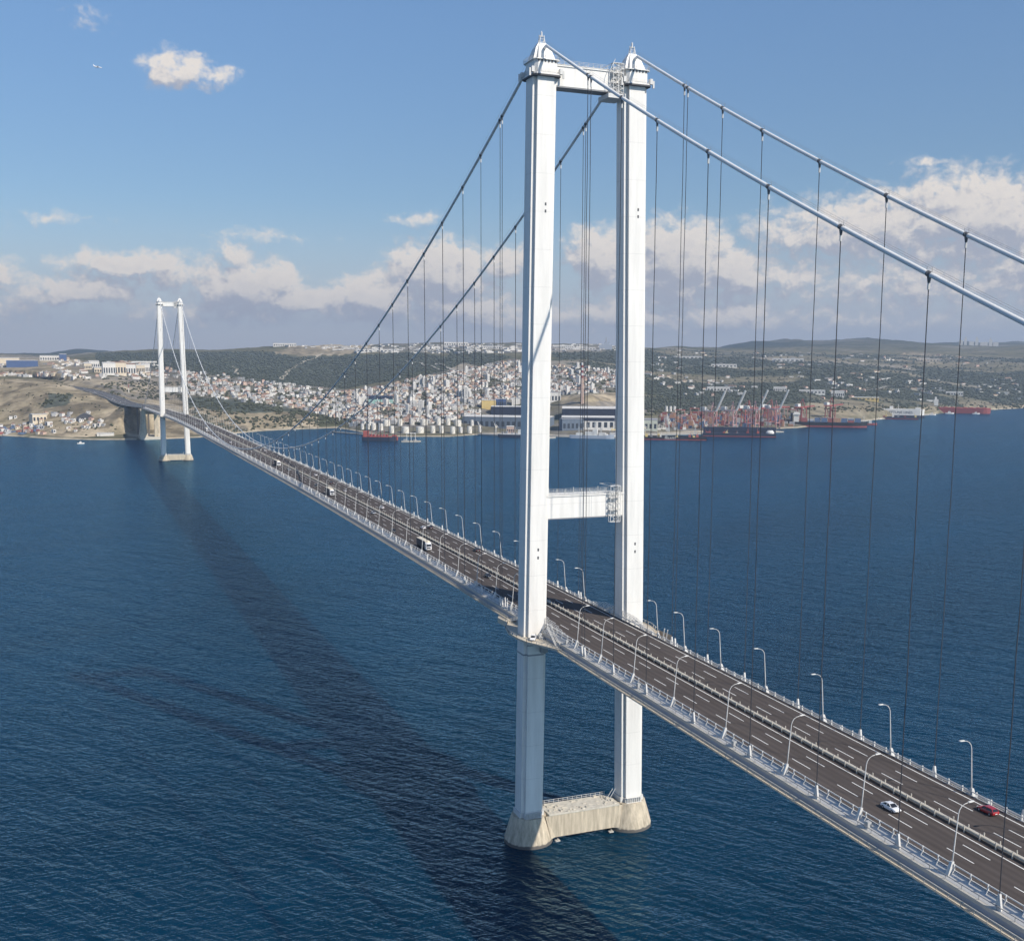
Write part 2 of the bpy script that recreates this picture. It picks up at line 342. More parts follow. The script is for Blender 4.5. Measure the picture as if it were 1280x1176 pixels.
# ------------------------------------------------------------------ bridge geometry
SPAN = 1550.0; ZS = 253.6; ZM = 79.19; CX = 15.27
def zr(y):
    y = float(y)
    if y > SPAN / 2: y = SPAN - y
    if y < 0: return 73.3 + .0165 * y
    if y < 500: return 73.3 + .0165 * y - .0000165 * y * y
    return 77.425
def zc(y):
    y = float(y)
    if y > SPAN: y = SPAN - y
    if y < 0: d = -y; return ZS - .50767 * d + .0002792 * d * d
    return ZM + (ZS - ZM) * ((y - SPAN / 2) / (SPAN / 2)) ** 2
SEC = [(2.7, -3.9), (2.7, -2.7), (3.85, -2.7), (3.85, 2.7), (2.7, 2.7), (2.7, 3.9), (-2.7, 3.9), (-2.7, 2.7), (-3.85, 2.7), (-3.85, -2.7), (-2.7, -2.7), (-2.7, -3.9)]
def legx(z): return 18.5 + (15.3 - 18.5) * (z - 10) / 237.0
def octo(cx, hx, hy, ch, z): return [(cx + x, y, z) for x, y in ((hx, -hy + ch), (hx, hy - ch), (hx - ch, hy), (-hx + ch, hy), (-hx, hy - ch), (-hx, -hy + ch), (-hx + ch, -hy), (hx - ch, -hy))]
def railing(mb, pts, h=1.1, step=2.0, r=.05, bars=3, mi=0):
    pts = [Vector(p) for p in pts]
    for a, b in zip(pts[:-1], pts[1:]):
        n = max(1, int((b - a).length / step))
        for i in range(n + 1):
            p = a.lerp(b, i / n); mb.bar(p, p + Vector((0, 0, h)), r * 1.3, mi=mi)
        for k in range(bars):
            z = Vector((0, 0, h * (k + 1) / bars)); mb.bar(a + z, b + z, r * 1.2, mi=mi)

def make_tower():
    t = thing('bridge_tower', 'tall white twin-legged bridge tower nearest to view, standing whole on its concrete base', 'bridge tower', (0, 0, 0), group='bridge towers')
    for s in (-1, 1):
        mb = MB(); mb.loft([[(s * legx(z) + x, y, z) for x, y in SEC] for z in (10.6, 40, 71, 108, 150, 200, 247.4)])
        # flared foot
        leg = mb.build('leg', M_white, t)
        fb = MB(); c = s * legx(10)
        fb.loft([[(c + x * 1.12, y * 1.09, z) for x, y in SEC] for z in (9.3, 11.0)])
        for k in range(7):
            xx = c - 2.4 + k * .8; fb.box(xx - .12, xx + .12, -4.72, -4.36, 9.4, 11.0)
            fb.box(xx - .12, xx + .12, 4.36, 4.72, 9.4, 11.0)
        fb.box(c - 2.9, c + 2.9, -4.8, -4.36, 11.0, 11.15); fb.box(c - 2.9, c + 2.9, -4.75, -4.36, 9.3, 9.5)
        fb.build('base_plate', M_steelw, leg)
        # deck-level dark collar under the platform
        kb = MB(); c = s * legx(64.5); kb.loft([[(c + x * 1.015, y * 1.012, z) for x, y in SEC] for z in (64.2, 64.7)])
        kb.build('stiffener_band', M_grey, leg)
        # openings and lamps seen on the front face
        ob = MB()
        for z, x in ((205.3, .3), (203.2, .3), (98.4, -.1), (95.8, -.1)): ob = MB(); ob.box(s * legx(z) + x, s * legx(z) + x + .55, -3.93, -3.8, z, z + .9); ob.build('vent_opening', M_dark, leg)
        for z in (204.5, 98.8, 95.9, 66.4): lb = MB(); lb.box(s * legx(z) - 4.05, s * legx(z) - 3.85, -2.0, -1.5, z, z + .5); lb.build('marker_light', M_lampw, leg)
        # head
        hd = MB(); c = s * 15.3
        hd.loft([octo(c, 3.75, 4.35, .9, z) for z in (243.7, 247.55)])
        hd.loft([octo(c, 4.3, 4.9, .9, z) for z in (247.55, 247.8)])
        hd.loft([octo(c, 4.5, 5.1, 1.0, z) for z in (243.3, 243.7)])
        head = hd.build('saddle_housing', M_white, t)
        cp = MB()
        cp.loft([[(c + x * a, y * b, z) for x, y in SEC] for a, b, z in ((.98, 1.0, 247.8), (.62, .52, 251.6), (.34, .22, 253.2))])
        for sx in (-1, 1):
            for k in range(4): cp.bar((c + sx * (3.4 - k * .3), -2.2 + k * .1, 247.8), (c + sx * .95, -.6, 253.0), .12)
        cp.build('pyramid_cap', M_white, t)
        un = MB()
        un.loft([octo(c, 4.6, 5.2, 1.0, z) for z in (242.85, 243.3)])
        for k in range(6):
            for sy in (-1, 1): un.box(c - 2.9 + k * 1.1, c - 2.5 + k * 1.1, sy * 4.42 - .1, sy * 4.42 + .1, 246.9, 247.5)
        un.build('bracket_ring', M_dark, head)
        rl = MB(); o1 = octo(c, 4.45, 5.05, 1.0, 243.7); railing(rl, o1 + [o1[0]], 1.1, 1.2, .05)
        o2 = octo(c, 4.25, 4.85, .9, 247.8); railing(rl, o2 + [o2[0]], 1.1, 1.2, .045)
        for sx, sy in ((1, -1), (-1, -1), (1, 1), (-1, 1)):
            x = c + sx * 4.6; y = sy * 4.3; rl.box(x - .45, x + .45, y - .5, y + .5, 243.7, 245.3); rl.bar((x + sx * .9, y, 242.6), (x + sx * .9, y, 244.8), .5)
        rl.build('head_railing', M_steelw, head)
        lt = MB()
        for dx, dy in ((-.7, -.5), (.7, -.5), (.7, .5), (-.7, .5)): lt.bar((c + dx * 1.3, dy * 1.6, 253.0), (c + dx * .8, dy * .8, 255.4), .13)
        for z, k in ((253.6, 1.2), (254.4, 1.0), (255.2, .85)):
            q = [(c + dx * k, dy * k * 1.2, z) for dx, dy in ((-.7, -.5), (.7, -.5), (.7, .5), (-.7, .5))]
            for a, b in zip(q, q[1:] + q[:1]): lt.bar(a, b, .08)
        lt.cone((c, 0), .28, .28, 255.0, 256.4, 8); lt.cone((c, 0), .28, .02, 256.4, 256.8, 8)
        for dx in (-.8, .8): lt.cone((c + dx, 0), .12, .12, 253.5, 255.6, 6)
        lt.build('lantern_frame', M_steelw, t)
    # crossbeams
    def beam(z0, z1, hy, nm):
        x0 = legx((z0 + z1) / 2) - 3.4
        b = MB(); b.box(-x0, x0, -hy, hy, z0, z1)
        b.box(-x0, x0, -hy - .28, hy + .28, z1 - .55, z1 - .2); b.box(-x0, x0, -hy - .2, hy + .2, z1, z1 + .12)
        ob = b.build(nm, M_white, t)
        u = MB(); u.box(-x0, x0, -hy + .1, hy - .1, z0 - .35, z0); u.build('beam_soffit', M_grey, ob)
        r = MB(); zz = z1 + .12
        for y in (-hy, hy): railing(r, [(-x0, y, zz), (x0, y, zz)], 1.2, 1.5, .045)
        for k in range(9): r.cone((-x0 + 2 + k * (2 * x0 - 4) / 8, hy * .3), .12, .12, zz, zz + (1.9 if k % 3 == 0 else 1.3), 6)
        r.build('beam_railing', M_galv, ob)
        return ob
    ub = beam(240.9, 247.1, 2.6, 'upper_crossbeam'); lb = beam(108.5, 116.0, 2.6, 'lower_crossbeam')
    sm = MB()
    for x in (1.2, 2.0): sm.box(x - .05, x + .05, -2.63, -2.6, 108.6, 115.4)
    sm.build('joint_strip', M_galv, lb)
    # maintenance gantries hung over the beams near one leg
    def gantry(x0, x1, z0, z1, par, full):
        g = MB(); y0, y1 = -4.3, -2.9
        for x in (x0, (x0 + x1) / 2, x1):
            for y in (y0, y1): g.bar((x, y, z0), (x, y, z1), .16)
        nz = 6
        for k in range(nz + 1):
            z = z0 + (z1 - z0) * k / nz
            for y in (y0, y1): g.bar((x0, y, z), (x1, y, z), .14)
            for x in (x0, x1): g.bar((x, y0, z), (x, y1, z), .14)
            if k % 2 == 0: g.box(x0, x1, y0, y1, z - .03, z + .03)
        for k in range(nz):
            za = z0 + (z1 - z0) * k / nz; zb = z0 + (z1 - z0) * (k + 1) / nz
            g.bar((x0, y0, za), (x1, y0, zb), .09); g.bar((x1, y0, za), (x0, y0, zb), .09)
        for y in (y0, 4.3): g.bar((x0, y, z1), (x1, y, z1), .15)
        for x in (x0, x1): g.bar((x, y0, z1), (x, 4.3, z1), .15)
        if full:
            for k in range(9):
                a = math.pi * (k / 8); b_ = math.pi * ((k + 1) / 8)
                g.bar((x0 - 1.5 * math.sin(a), y0, z0 + (z1 - z0) * k / 8), (x0 - 1.5 * math.sin(b_), y0, z0 + (z1 - z0) * (k + 1) / 8), .14)
            g.box(x0 - 1.6, x1 + .6, -4.3, 3, z0 - 1.5, z0 - .2)
        g.build('maintenance_gantry', M_steelw, par)
    gantry(8.1, 11.6, 106.6, 118.4, lb, False); gantry(6.9, 10.4, 240.2, 249.0, ub, True)
    # concrete base
    for s in (-1, 1):
        p = MB(); c = s * 18.5; n = 40
        rings = []
        for z, r, sq in ((-3, 8.3, 0), (0, 8.1, 0), (1.4, 8.0, .05), (5, 6.95, .25), (9.3, 5.6, .55)):
            ring = []
            for k in range(n):
                a = 2 * math.pi * k / n; ca, sa = math.cos(a), math.sin(a)
                e = max(abs(ca), abs(sa)); o = 1.0 / max(e, (abs(ca) + abs(sa)) / 1.38)
                q = r * ((1 - sq) + sq * min(o, 1.08)); ring.append((c + q * ca, q * sa * (1 + .04 * sq), z))
            rings.append(ring)
        p.loft(rings); p.build('plinth', M_conc, t, smooth=False)
    tb = MB(); tb.box(-13.2, 13.2, -4.5, 4.5, 1.5, 9.2)
    for s in (-1, 1): tb.add([(s * 10.6, -4.5, 1.5), (s * 12.6, -5.4, 1.5), (s * 14.2, -4.4, 9.2), (s * 10.6, -4.5, 9.2), (s * 10.6, 4.5, 1.5), (s * 12.6, 5.4, 1.5), (s * 14.2, 4.4, 9.2), (s * 10.6, 4.5, 9.2)],
                              [(0, 1, 2, 3), (7, 6, 5, 4), (1, 5, 6, 2), (0, 4, 5, 1)])
    tie = tb.build('tie_beam', M_conc, t)
    tp = MB(); tp.box(-13.0, 13.0, -4.7, 4.7, 9.2, 9.75)
    for k in range(46):
        x = random.uniform(-12.4, 12.4); y = random.uniform(-4.2, 4.2); a, b, h = random.uniform(.15, .7), random.uniform(.15, .6), random.uniform(.06, .5)
        tp.box(x - a, x + a, y - b, y + b, 9.75, 9.75 + h)
    tp.build('tie_beam_top', M_concd, tie)
    tr = MB(); railing(tr, [(-12.8, 4.3, 9.75), (11.5, 4.3, 9.75)], 1.3, 1.7, .07, 2)
    tr.bar((10.6, -1.0, 9.8), (12.6, -2.0, 14.2), .22); tr.bar((10.2, .2, 9.8), (12.2, -.8, 13.8), .22)
    tr.build('base_railing', M_steelw, tie)
    for s in (-1, 1):
        ld = MB()
        for dy in (-.35, .35): ld.bar((s * 9.9, -5.0 + dy, 1.2), (s * 9.9, -5.0 + dy, .2), .15)
        ld.box(s * 9.9 - 1, s * 9.9 + .6, -5.6, -4.4, .25, .6)
        ld.build('boat_landing', M_rail, tie)
    return t
tower = make_tower()
tower_far = copy_tree(tower, loc=(0, SPAN, 0), label='distant white twin-legged bridge tower by the far shore, small against the hills')

# ------------------------------------------------------------------ main cables with hangers
HP = [33.9, 35.9, 55.2, 75.0] + [100.0 + 25 * k for k in range(28)]      # distances from a tower
def hanger_ys():
    ys = [-d for d in HP[:4]] + [-100.0 - 25 * k for k in range(5)]
    half = [d for d in HP if d <= 775]
    ys += half + [SPAN - d for d in half if d < 774]
    ys += [SPAN + d for d in HP[:4]] + [SPAN + 100.0 + 25 * k for k in range(16)]
    return ys
for s in (-1, 1):
    lab = ('sagging pale main cable in front of the road, on the near side of the deck' if s < 0 else 'sagging pale main cable on the far side of the bridge, beyond the road')
    mc = thing('main_cable', lab, 'suspension cable', (s * CX, 0, ZS), group='main suspension cables')
    pts = [(s * CX, y, zc(y)) for y in list(np.arange(-330, -20, 12.0)) + list(np.arange(-16, 1566, 12.0)) + list(np.arange(1566, 2090, 20.0))]
    cbm = MB(); cbm.tube(pts, .46, 14); cable = cbm.build('cable_strand', M_cable, mc, smooth=True)
    hr = MB()
    for dx in (-.55, .55): hr.tube([(x + dx, y, z + 1.25) for x, y, z in pts[:60:1]], .022, 4)
    for y in hanger_ys():
        if y < 420:
            for dx in (-.55, .55): hr.bar((s * CX + dx, y, zc(y)), (s * CX + dx, y, zc(y) + 1.25), .05)
    hr.build('hand_rope', M_grey, mc)
    for y in hanger_ys():
        zt = zc(y); zb = zr(y) - .7
        if zt - zb < .6: continue
        sl_ = (zc(y + .5) - zc(y - .5)); d = Vector((0, 1, sl_)).normalized(); c = Vector((s * CX, y, zt))
        h = MB()
        wob = .05 if y < 0 else 0.0
        n = 14 if y < 0 else 2
        h.tube([(s * CX + wob * math.sin(k * 2.3 + y), y + wob * math.cos(k * 1.7), zt - 1.6 + (zb + 1.6 - zt) * k / (n - 1) + 0) for k in range(n)], .092 if y < 60 else .125, 6)
        hg = h.build('hanger', M_rope, mc)
        b = MB(); b.tube([c - d * .5, c + d * .5], .53, 12)
        b.add([c + Vector((dx, dy, dz)) for dx in (-.12, .12) for dy, dz in ((-.45, -.4), (.45, -.4), (.18, -1.6), (-.18, -1.6))],
              [(0, 1, 2, 3), (7, 6, 5, 4), (0, 4, 5, 1), (1, 5, 6, 2), (2, 6, 7, 3), (3, 7, 4, 0)])
        b.build('cable_clamp', M_band, hg)
        k = MB(); k.tube([(s * CX, y, zt - 1.5), (s * CX, y, zt - 2.6)], .24, 6)
        k.build('socket', M_steelw, hg); k = MB()
        k.add([(s * CX + dx, y + dy, zb + dz) for dx in (-.2, .2) for dy, dz in ((-.8, -.7), (.8, -.7), (.2, 2.4), (-.2, 2.4))],
              [(0, 1, 2, 3), (7, 6, 5, 4), (0, 4, 5, 1), (1, 5, 6, 2), (2, 6, 7, 3), (3, 7, 4, 0)])
        k.build('anchor_fork', M_steelw, hg)

# ------------------------------------------------------------------ deck
Y0, Y1 = -330.0, 2120.0
deck = thing('bridge_deck', 'long six-lane motorway deck hung across the strait between both towers', 'bridge deck', (0, 0, 73.3))
ys = list(np.arange(Y0, 500, 10.0)) + list(np.arange(500, Y1 + 1, 20.0))
mb = MB(); mb.sweep([(-13.9, -.02), (-13.9, -.35), (-15.6, -1.62), (-16.05, -1.68), (-16.05, -3.0), (-11.5, -4.9), (11.5, -4.9), (16.05, -3.0), (16.05, -1.68), (15.6, -1.62), (13.9, -.35), (13.9, -.02)], ys, zr)
mb.build('box_girder', M_girder, deck)
mb = MB(); mb.ribbon([(-13.85, 0), (13.85, 0)], ys, lambda y: zr(y) + .004); mb.build('road_surface', M_asph, deck)
mb = MB()
for x in (-12.2, 12.2, -1.75, 1.75):
    mb.ribbon([(x - .13, 0), (x + .13, 0)], ys, lambda y: zr(y) + .012)
for x in (-8.4, -4.65, 4.65, 8.4):
    y = -300.4 + (2.0 if x > 0 else 0)
    while y < 1900:
        mb.ribbon([(x - .11, 0), (x + .11, 0)], [y, y + 6.8], lambda q: zr(q) + .012); y += 16.2
mb.build('lane_marking', M_line, deck)
# median barrier
md = MB(); mp_ = MB()
md.sweep([(-.30, .34), (.30, .34), (.36, .46), (.36, .80), (.28, .90), (-.28, .90), (-.36, .80), (-.36, .46)], ys, zr)
for y in np.arange(Y0 + 2, 1000, 4.0):
    z = zr(y)
    for s in (-1, 1): mp_.box(s * .54 - .08, s * .54 + .08, y - .1, y + .1, z, z + 1.42); mp_.box(s * .38 - .1, s * .38 + .1, y - .06, y + .06, z, z + .4)
mdo = md.build('median_barrier', M_med, deck); mp_.build('median_post', M_rail, mdo)
# side structures
for s in (-1, 1):
    b = MB()
    for zz, hh, xx in ((1.10, .20, 13.55), (.16, .13, 13.62)):
        b.sweep([(s * xx, zz - hh), (s * (xx + .16), zz - hh), (s * (xx + .16), zz), (s * xx, zz)], ys, zr)
    gb = b.build('guard_rail', M_steelw, deck)
    b = MB()
    for y in np.arange(Y0 + 2, 1100, 4.0):
        z = zr(y); b.box(s * 13.82 - .14, s * 13.82 + .14, y - .09, y + .09, z, z + 1.25)
        b.add([(s * 13.9, y - .09, z + .25), (s * 13.9, y + .09, z + .25), (s * 14.35, y + .09, z - .52), (s * 14.35, y - .09, z - .52), (s * 13.9, y - .09, z - .2), (s * 13.9, y + .09, z - .2)], [(0, 1, 2, 3), (0, 3, 4), (1, 5, 2)])
    b.build('guard_post', M_steelw, gb)
    b = MB(); b.ribbon([(s * 13.9, -.30), (s * 15.6, -1.15)] if s < 0 else [(s * 15.6, -1.15), (s * 13.9, -.30)], ys, zr)
    fp = b.build('fairing_panel', M_panel, deck)
    b = MB(); b.sweep([(s * 15.62, -1.18), (s * 16.1, -1.26), (s * 16.1, -1.95), (s * 15.62, -1.95)], ys, zr)
    b.build('edge_beam', M_rail, fp)
    b = MB()
    for y in np.arange(Y0 + 2, 900, 4.0):
        z = zr(y); b.bar((s * 15.7, y, z - 1.2), (s * 15.7, y, z - .35), .09)
    b.sweep([(s * 15.64, -.46), (s * 15.76, -.46), (s * 15.76, -.34), (s * 15.64, -.34)], ys, zr)
    b.build('inner_handrail', M_grey, fp)
    # walkway with outer railing, in pieces that leave room for the tower legs
    wl = MB(); rm = MB(); rp = MB()
    for (a, c) in ((Y0, -21), (21, SPAN - 21), (SPAN + 21, Y1)):
        yy = [a] + [q for q in ys if a + 3 < q < c - 3] + [c]
        wl.sweep([(s * 16.05, -2.9), (s * 18.1, -2.9), (s * 18.1, -3.1), (s * 16.05, -3.05)], yy, zr)
        rm.sweep([(s * 18.02, -2.85), (s * 18.06, -2.85), (s * 18.06, -2.68), (s * 18.02, -2.68)], yy, zr); rm.sweep([(s * 18.02, -2.42), (s * 18.05, -2.42), (s * 18.05, -2.34), (s * 18.02, -2.34)], yy, zr); rm.sweep([(s * 18.02, -2.12), (s * 18.05, -2.12), (s * 18.05, -2.04), (s * 18.02, -2.04)], yy, zr)
        rp.sweep([(s * 17.94, -1.86), (s * 18.1, -1.86), (s * 18.1, -1.74), (s * 17.94, -1.74)], yy, zr)
        for q in np.arange(a + .5, min(c, 700), 3.0): z = zr(q); rp.bar((s * 18.08, q, z - 3.0), (s * 18.08, q, z - 1.78), .11)
    # platform round each leg
    for T in (0.0, SPAN):
        zz = zr(T) - 2.85
        pl = [(17.95, -34), (17.95, -22), (23.3, -9.5), (24.2, -3), (24.2, 4), (22.6, 11), (19.6, 17), (17.95, 21)]
        q = [(s * x, T + (y if s < 0 else -y), zz) for x, y in pl]
        for (p0, p1) in zip(q[1:-1], q[2:]):
            i0 = (s * 16.05, p0[1], zz); i1 = (s * 16.05, p1[1], zz)
            vs = [p0, p1, i1, i0]; wl.add(vs + [(x, y, z - .45) for x, y, z in vs], [(0, 1, 2, 3), (7, 6, 5, 4), (0, 4, 5, 1)] if True else [])
            a, c = Vector(p0), Vector(p1); h = Vector((0, 0, .2))
            rm.add([a, c, c + h, a + h], [(0, 1, 2, 3)])
            railing(rp, [a, c], 1.1, 2.2, .09, 1)
        # raised parapet box at the end of the platform
        e = [(15.6, 19), (19.4, 18.5), (19.8, 26), (15.4, 35)]
        qq = [(s * x, T + (y if s < 0 else -y)) for x, y in e]
        wl.add([(x, y, zz + .2) for x, y in qq] + [(x, y, zz - 1.6) for x, y in qq], [(0, 1, 2, 3), (7, 6, 5, 4), (0, 4, 5, 1), (1, 5, 6, 2), (2, 6, 7, 3), (3, 7, 4, 0)])
        if s > 0:
            for k in range(3): rm.add([(qq[k][0], qq[k][1], zz + .2), (qq[k + 1][0], qq[k + 1][1], zz + .2), (qq[k + 1][0], qq[k + 1][1], zz + 2.2), (qq[k][0], qq[k][1], zz + 2.2)], [(0, 1, 2, 3)])
    wo = wl.build('walkway', M_walk, deck); rm.build('mesh_panel', M_mesh, wo); rp.build('outer_railing', M_rail, wo)
    # wind screen of horizontal bars beside each tower leg, with stairs
    for T in (0.0, SPAN):
        ws = MB()
        for k in range(6):
            z0 = .5 + k * .5; run = 24 - k * 2.6
            for a, c in zip(np.linspace(-run, run, 9)[:-1], np.linspace(-run, run, 9)[1:]):
                ws.bar((s * 14.0, T + a, zr(T + a) + z0), (s * 14.0, T + c, zr(T + c) + z0), .14)
        for y in np.arange(-24, 24.1, 4): ws.bar((s * 14.0, T + y, zr(T + y) - .5), (s * 14.0, T + y, zr(T + y) + max(.6, 3.1 - abs(y) * .09)), .16)
        ws.build('wind_screen', M_steelw, deck)
        for sgn in (-1, 1):
            st = MB(); a0 = Vector((s * 14.6, T + sgn * 8, zr(T) + 1.0)); c0 = Vector((s * 16.4, T + sgn * 20, zr(T) - 2.8))
            for w in (0, 1.1):
                o = Vector((s * w, 0, 0)); st.bar(a0 + o, c0 + o, .12, .3); st.bar(a0 + o + Vector((0, 0, 1.1)), c0 + o + Vector((0, 0, 1.1)), .1)
                for j in range(13): p = (a0 + o).lerp(c0 + o, j / 12); st.bar(p, p + Vector((0, 0, 1.1)), .08)
            for j in range(16): p = a0.lerp(c0, j / 15); st.bar(p, p + Vector((s * 1.1, 0, 0)), .3, .06)
            st.build('stairway', M_steelw, deck)
        for j in range(6):
            cbx = MB(); x = 16.6 + random.uniform(0, 1.6); y = random.choice((-1, 1)) * random.uniform(5.0, 9.0); h = random.uniform(.6, 1.9); zz = zr(T) - 2.85
            cbx.box(s * x - .4, s * x + .4, T + y - .5, T + y + .5, zz, zz + h); cbx.build('cabinet', M_steelw, deck)
        for y in (28.5, 30.5): pb = MB(); pb.bar((s * 15.2, T - s * y, zr(T) - .6), (s * 14.7, T - s * (y + 1.8), zr(T) + 2.9), .28); pb.build('buffer_post', M_steelw, deck)
    # joint covers and small cabinets between panels
    for y in list(np.arange(-262, 600, 48.0)):
        z = zr(y); cb_ = MB(); cb_.box(s * 14.9 - .45, s * 14.9 + .45, y - .5, y + .5, z - 1.0, z + .35); cb_.build('cabinet', M_galv, deck)
# under-platform gear at the near leg
gq = MB()
for T in (0.0, SPAN):
    for k in range(8): gq.bar((-21.2 + k * .9, T - 5.0, 69.6), (-20.8 + k * .9, T - 5.0, 68.0), .12)
    gq.bar((-21.3, T - 5.0, 68.0), (-13.6, T - 5.0, 68.0), .25); gq.bar((-21.3, T - 5.0, 69.5), (-11, T - 5.0, 69.9), .25)
    gq.box(-16.6, -14.4, T - 5.9, T - 4.2, 65.4, 67.6); gq.bar((-15.5, T - 5, 67.6), (-15.5, T - 5, 68.3), .9)
gq.build('inspection_cradle', M_grey, deck)

# ------------------------------------------------------------------ street lamps
def make_lamp():
    t = thing('street_lamp', 'lamp', 'street lamp', (0, 0, 0), .0001, group='street lamps along the bridge')
    p = MB(); lean = .08
    p.tube([(0, 0, -.1), (.35, 0, 4.5), (.8, 0, 10.2), (1.0, 0, 10.9), (1.45, 0, 11.5), (2.1, 0, 11.85), (3.2, 0, 12.05)], [.15, .12, .09, .08, .07, .065, .06], 8)
    p.build('pole', M_steelw, t, smooth=True)
    h = MB(); h.add([(2.9, -.2, 11.98), (4.1, -.26, 12.06), (4.1, .26, 12.06), (2.9, .2, 11.98), (2.9, -.12, 12.18), (4.0, -.2, 12.22), (4.0, .2, 12.22), (2.9, .12, 12.18)],
                    [(0, 3, 2, 1), (4, 5, 6, 7), (0, 1, 5, 4), (1, 2, 6, 5), (2, 3, 7, 6), (3, 0, 4, 7)]); h.build('lamp_head', M_steelw, t)
    b = MB(); b.add([(-.22, -.3, 1.6), (-.22, .3, 1.6), (.3, .3, 1.6), (.3, -.3, 1.6), (-1.1, -.38, -.9), (-1.1, .38, -.9), (.1, .38, -.1), (.1, -.38, -.1)],
                    [(0, 1, 2, 3), (0, 4, 5, 1), (0, 3, 7, 4), (1, 5, 6, 2), (3, 2, 6, 7)]); b.build('base_bracket', M_steelw, t)
    return t
lamp0 = make_lamp(); first = True
lamp_ys = [27.5, 44.4, 65.0] + [87.5 + 25 * k for k in range(28)]
for s in (-1, 1):
    side = 'near' if s < 0 else 'far'
    lst = [(-d, 'before the near tower', i + 1) for i, d in enumerate(lamp_ys[:8])]
    up = sorted(lamp_ys + [SPAN - d for d in lamp_ys if SPAN - d > 790])
    lst += [(d, 'beyond the near tower', i + 1) for i, d in enumerate(up)]
    lst += [(SPAN + d, 'beyond the far tower', i + 1) for i, d in enumerate(lamp_ys[:20])]
    for y, where, k in lst:
        lab = f'slim white street lamp on the {side} edge of the deck, {ordw(k)} {where}'
        loc = (s * 13.95, y, zr(y)); rz = .0001 if s < 0 else math.pi
        if first: lamp0.location = loc; lamp0.rotation_euler = (0, 0, rz); lamp0['label'] = lab; first = False
        else: copy_tree(lamp0, loc, rz, lab)
# CCTV box on one lamp is left to the pole itself

# ------------------------------------------------------------------ vehicles
def make_car(name, label, paint, kind='sedan', group=None):
    t = thing(name, label, 'car', (0, 0, 0), .0001, group)
    b = MB()      # nose at +y
    st = [(-2.25, .72, .42, .78), (-2.15, .84, .30, .92), (-1.5, .90, .24, .98), (-.6, .92, .22, .96), (.7, .92, .22, .93), (1.5, .90, .24, .86), (2.05, .80, .30, .72), (2.25, .62, .42, .58)]
    b.loft([[(-w, y, z0 + .12), (-w * .93, y, z0), (w * .93, y, z0), (w, y, z0 + .12), (w * 1.0, y, (z0 + z1) / 2 + .1), (w * .9, y, z1), (-w * .9, y, z1), (-w * 1.0, y, (z0 + z1) / 2 + .1)] for y, w, z0, z1 in st])
    roof = [(-1.0, .62, 1.42), (-.35, .66, 1.47), (.25, .64, 1.44)]
    if kind == 'hatch': roof = [(-1.75, .60, 1.42), (-.6, .66, 1.5), (.25, .64, 1.46)]
    o = len(b.v)
    b.loft([[(-w, y, z - .05), (w, y, z - .05), (w * .9, y, z), (-w * .9, y, z)] for y, w, z in roof])
    base = [(-.78, -1.75 if kind == 'sedan' else -2.05), (-.8, 1.05), (.8, 1.05), (.78, -1.75 if kind == 'sedan' else -2.05)]
    for sx in (-1, 1):
        b.bar((sx * .66, .25, 1.42), (sx * .80, 1.08, .92), .09); b.bar((sx * .62, roof[0][0], 1.38), (sx * .8, base[0][1], .95), .12); b.bar((sx * .66, -.35, 1.44), (sx * .86, -.3, .95), .08)
    body = b.build('body', paint, t, smooth=False)
    g = MB()
    rz0 = roof[0][0]; bz = base[0][1]
    g.loft([[(-.82, bz, .93), (.82, bz, .93), (.84, 1.05, .90), (-.84, 1.05, .90)], [(-.63, rz0 + .02, 1.38), (.63, rz0 + .02, 1.38), (.64, .24, 1.40), (-.64, .24, 1.40)]])
    g.build('windows', M_glass, t)
    for y in (-1.38, 1.38):
        for sx in (-1, 1):
            w = MB(); n = 14
            w.loft([[(sx * x, y + .33 * math.cos(2 * math.pi * k / n), .33 + .33 * math.sin(2 * math.pi * k / n)) for k in range(n)] for x in (.70, .93)])
            wo = w.build('wheel', M_tyre, t)
            r = MB(); r.loft([[(sx * x, y + .2 * math.cos(2 * math.pi * k / n), .33 + .2 * math.sin(2 * math.pi * k / n)) for k in range(n)] for x in (.90, .945)]); r.build('rim', M_cars, wo)
    for sx in (-1, 1):
        h = MB(); h.box(sx * .58 - .16, sx * .58 + .16, 2.0, 2.22, .56, .70); h.build('headlight', M_lampw, t)
        h = MB(); h.box(sx * .64 - .16, sx * .64 + .16, -2.27, -2.1, .66, .82); h.build('tail_light', M_lampr, t)
        h = MB(); h.box(sx * .98 - .09, sx * .98 + .09, .75, .95, .92, 1.06); h.build('wing_mirror', paint, t)
    h = MB(); h.box(-.26, .26, -2.3, -2.22, .5, .62); h.box(-.26, .26, 2.22, 2.29, .38, .48); h.build('number_plate', M_line, t)
    h = MB(); h.box(-.5, .5, 2.1, 2.28, .42, .52); h.build('grille', M_dark, t)
    return t
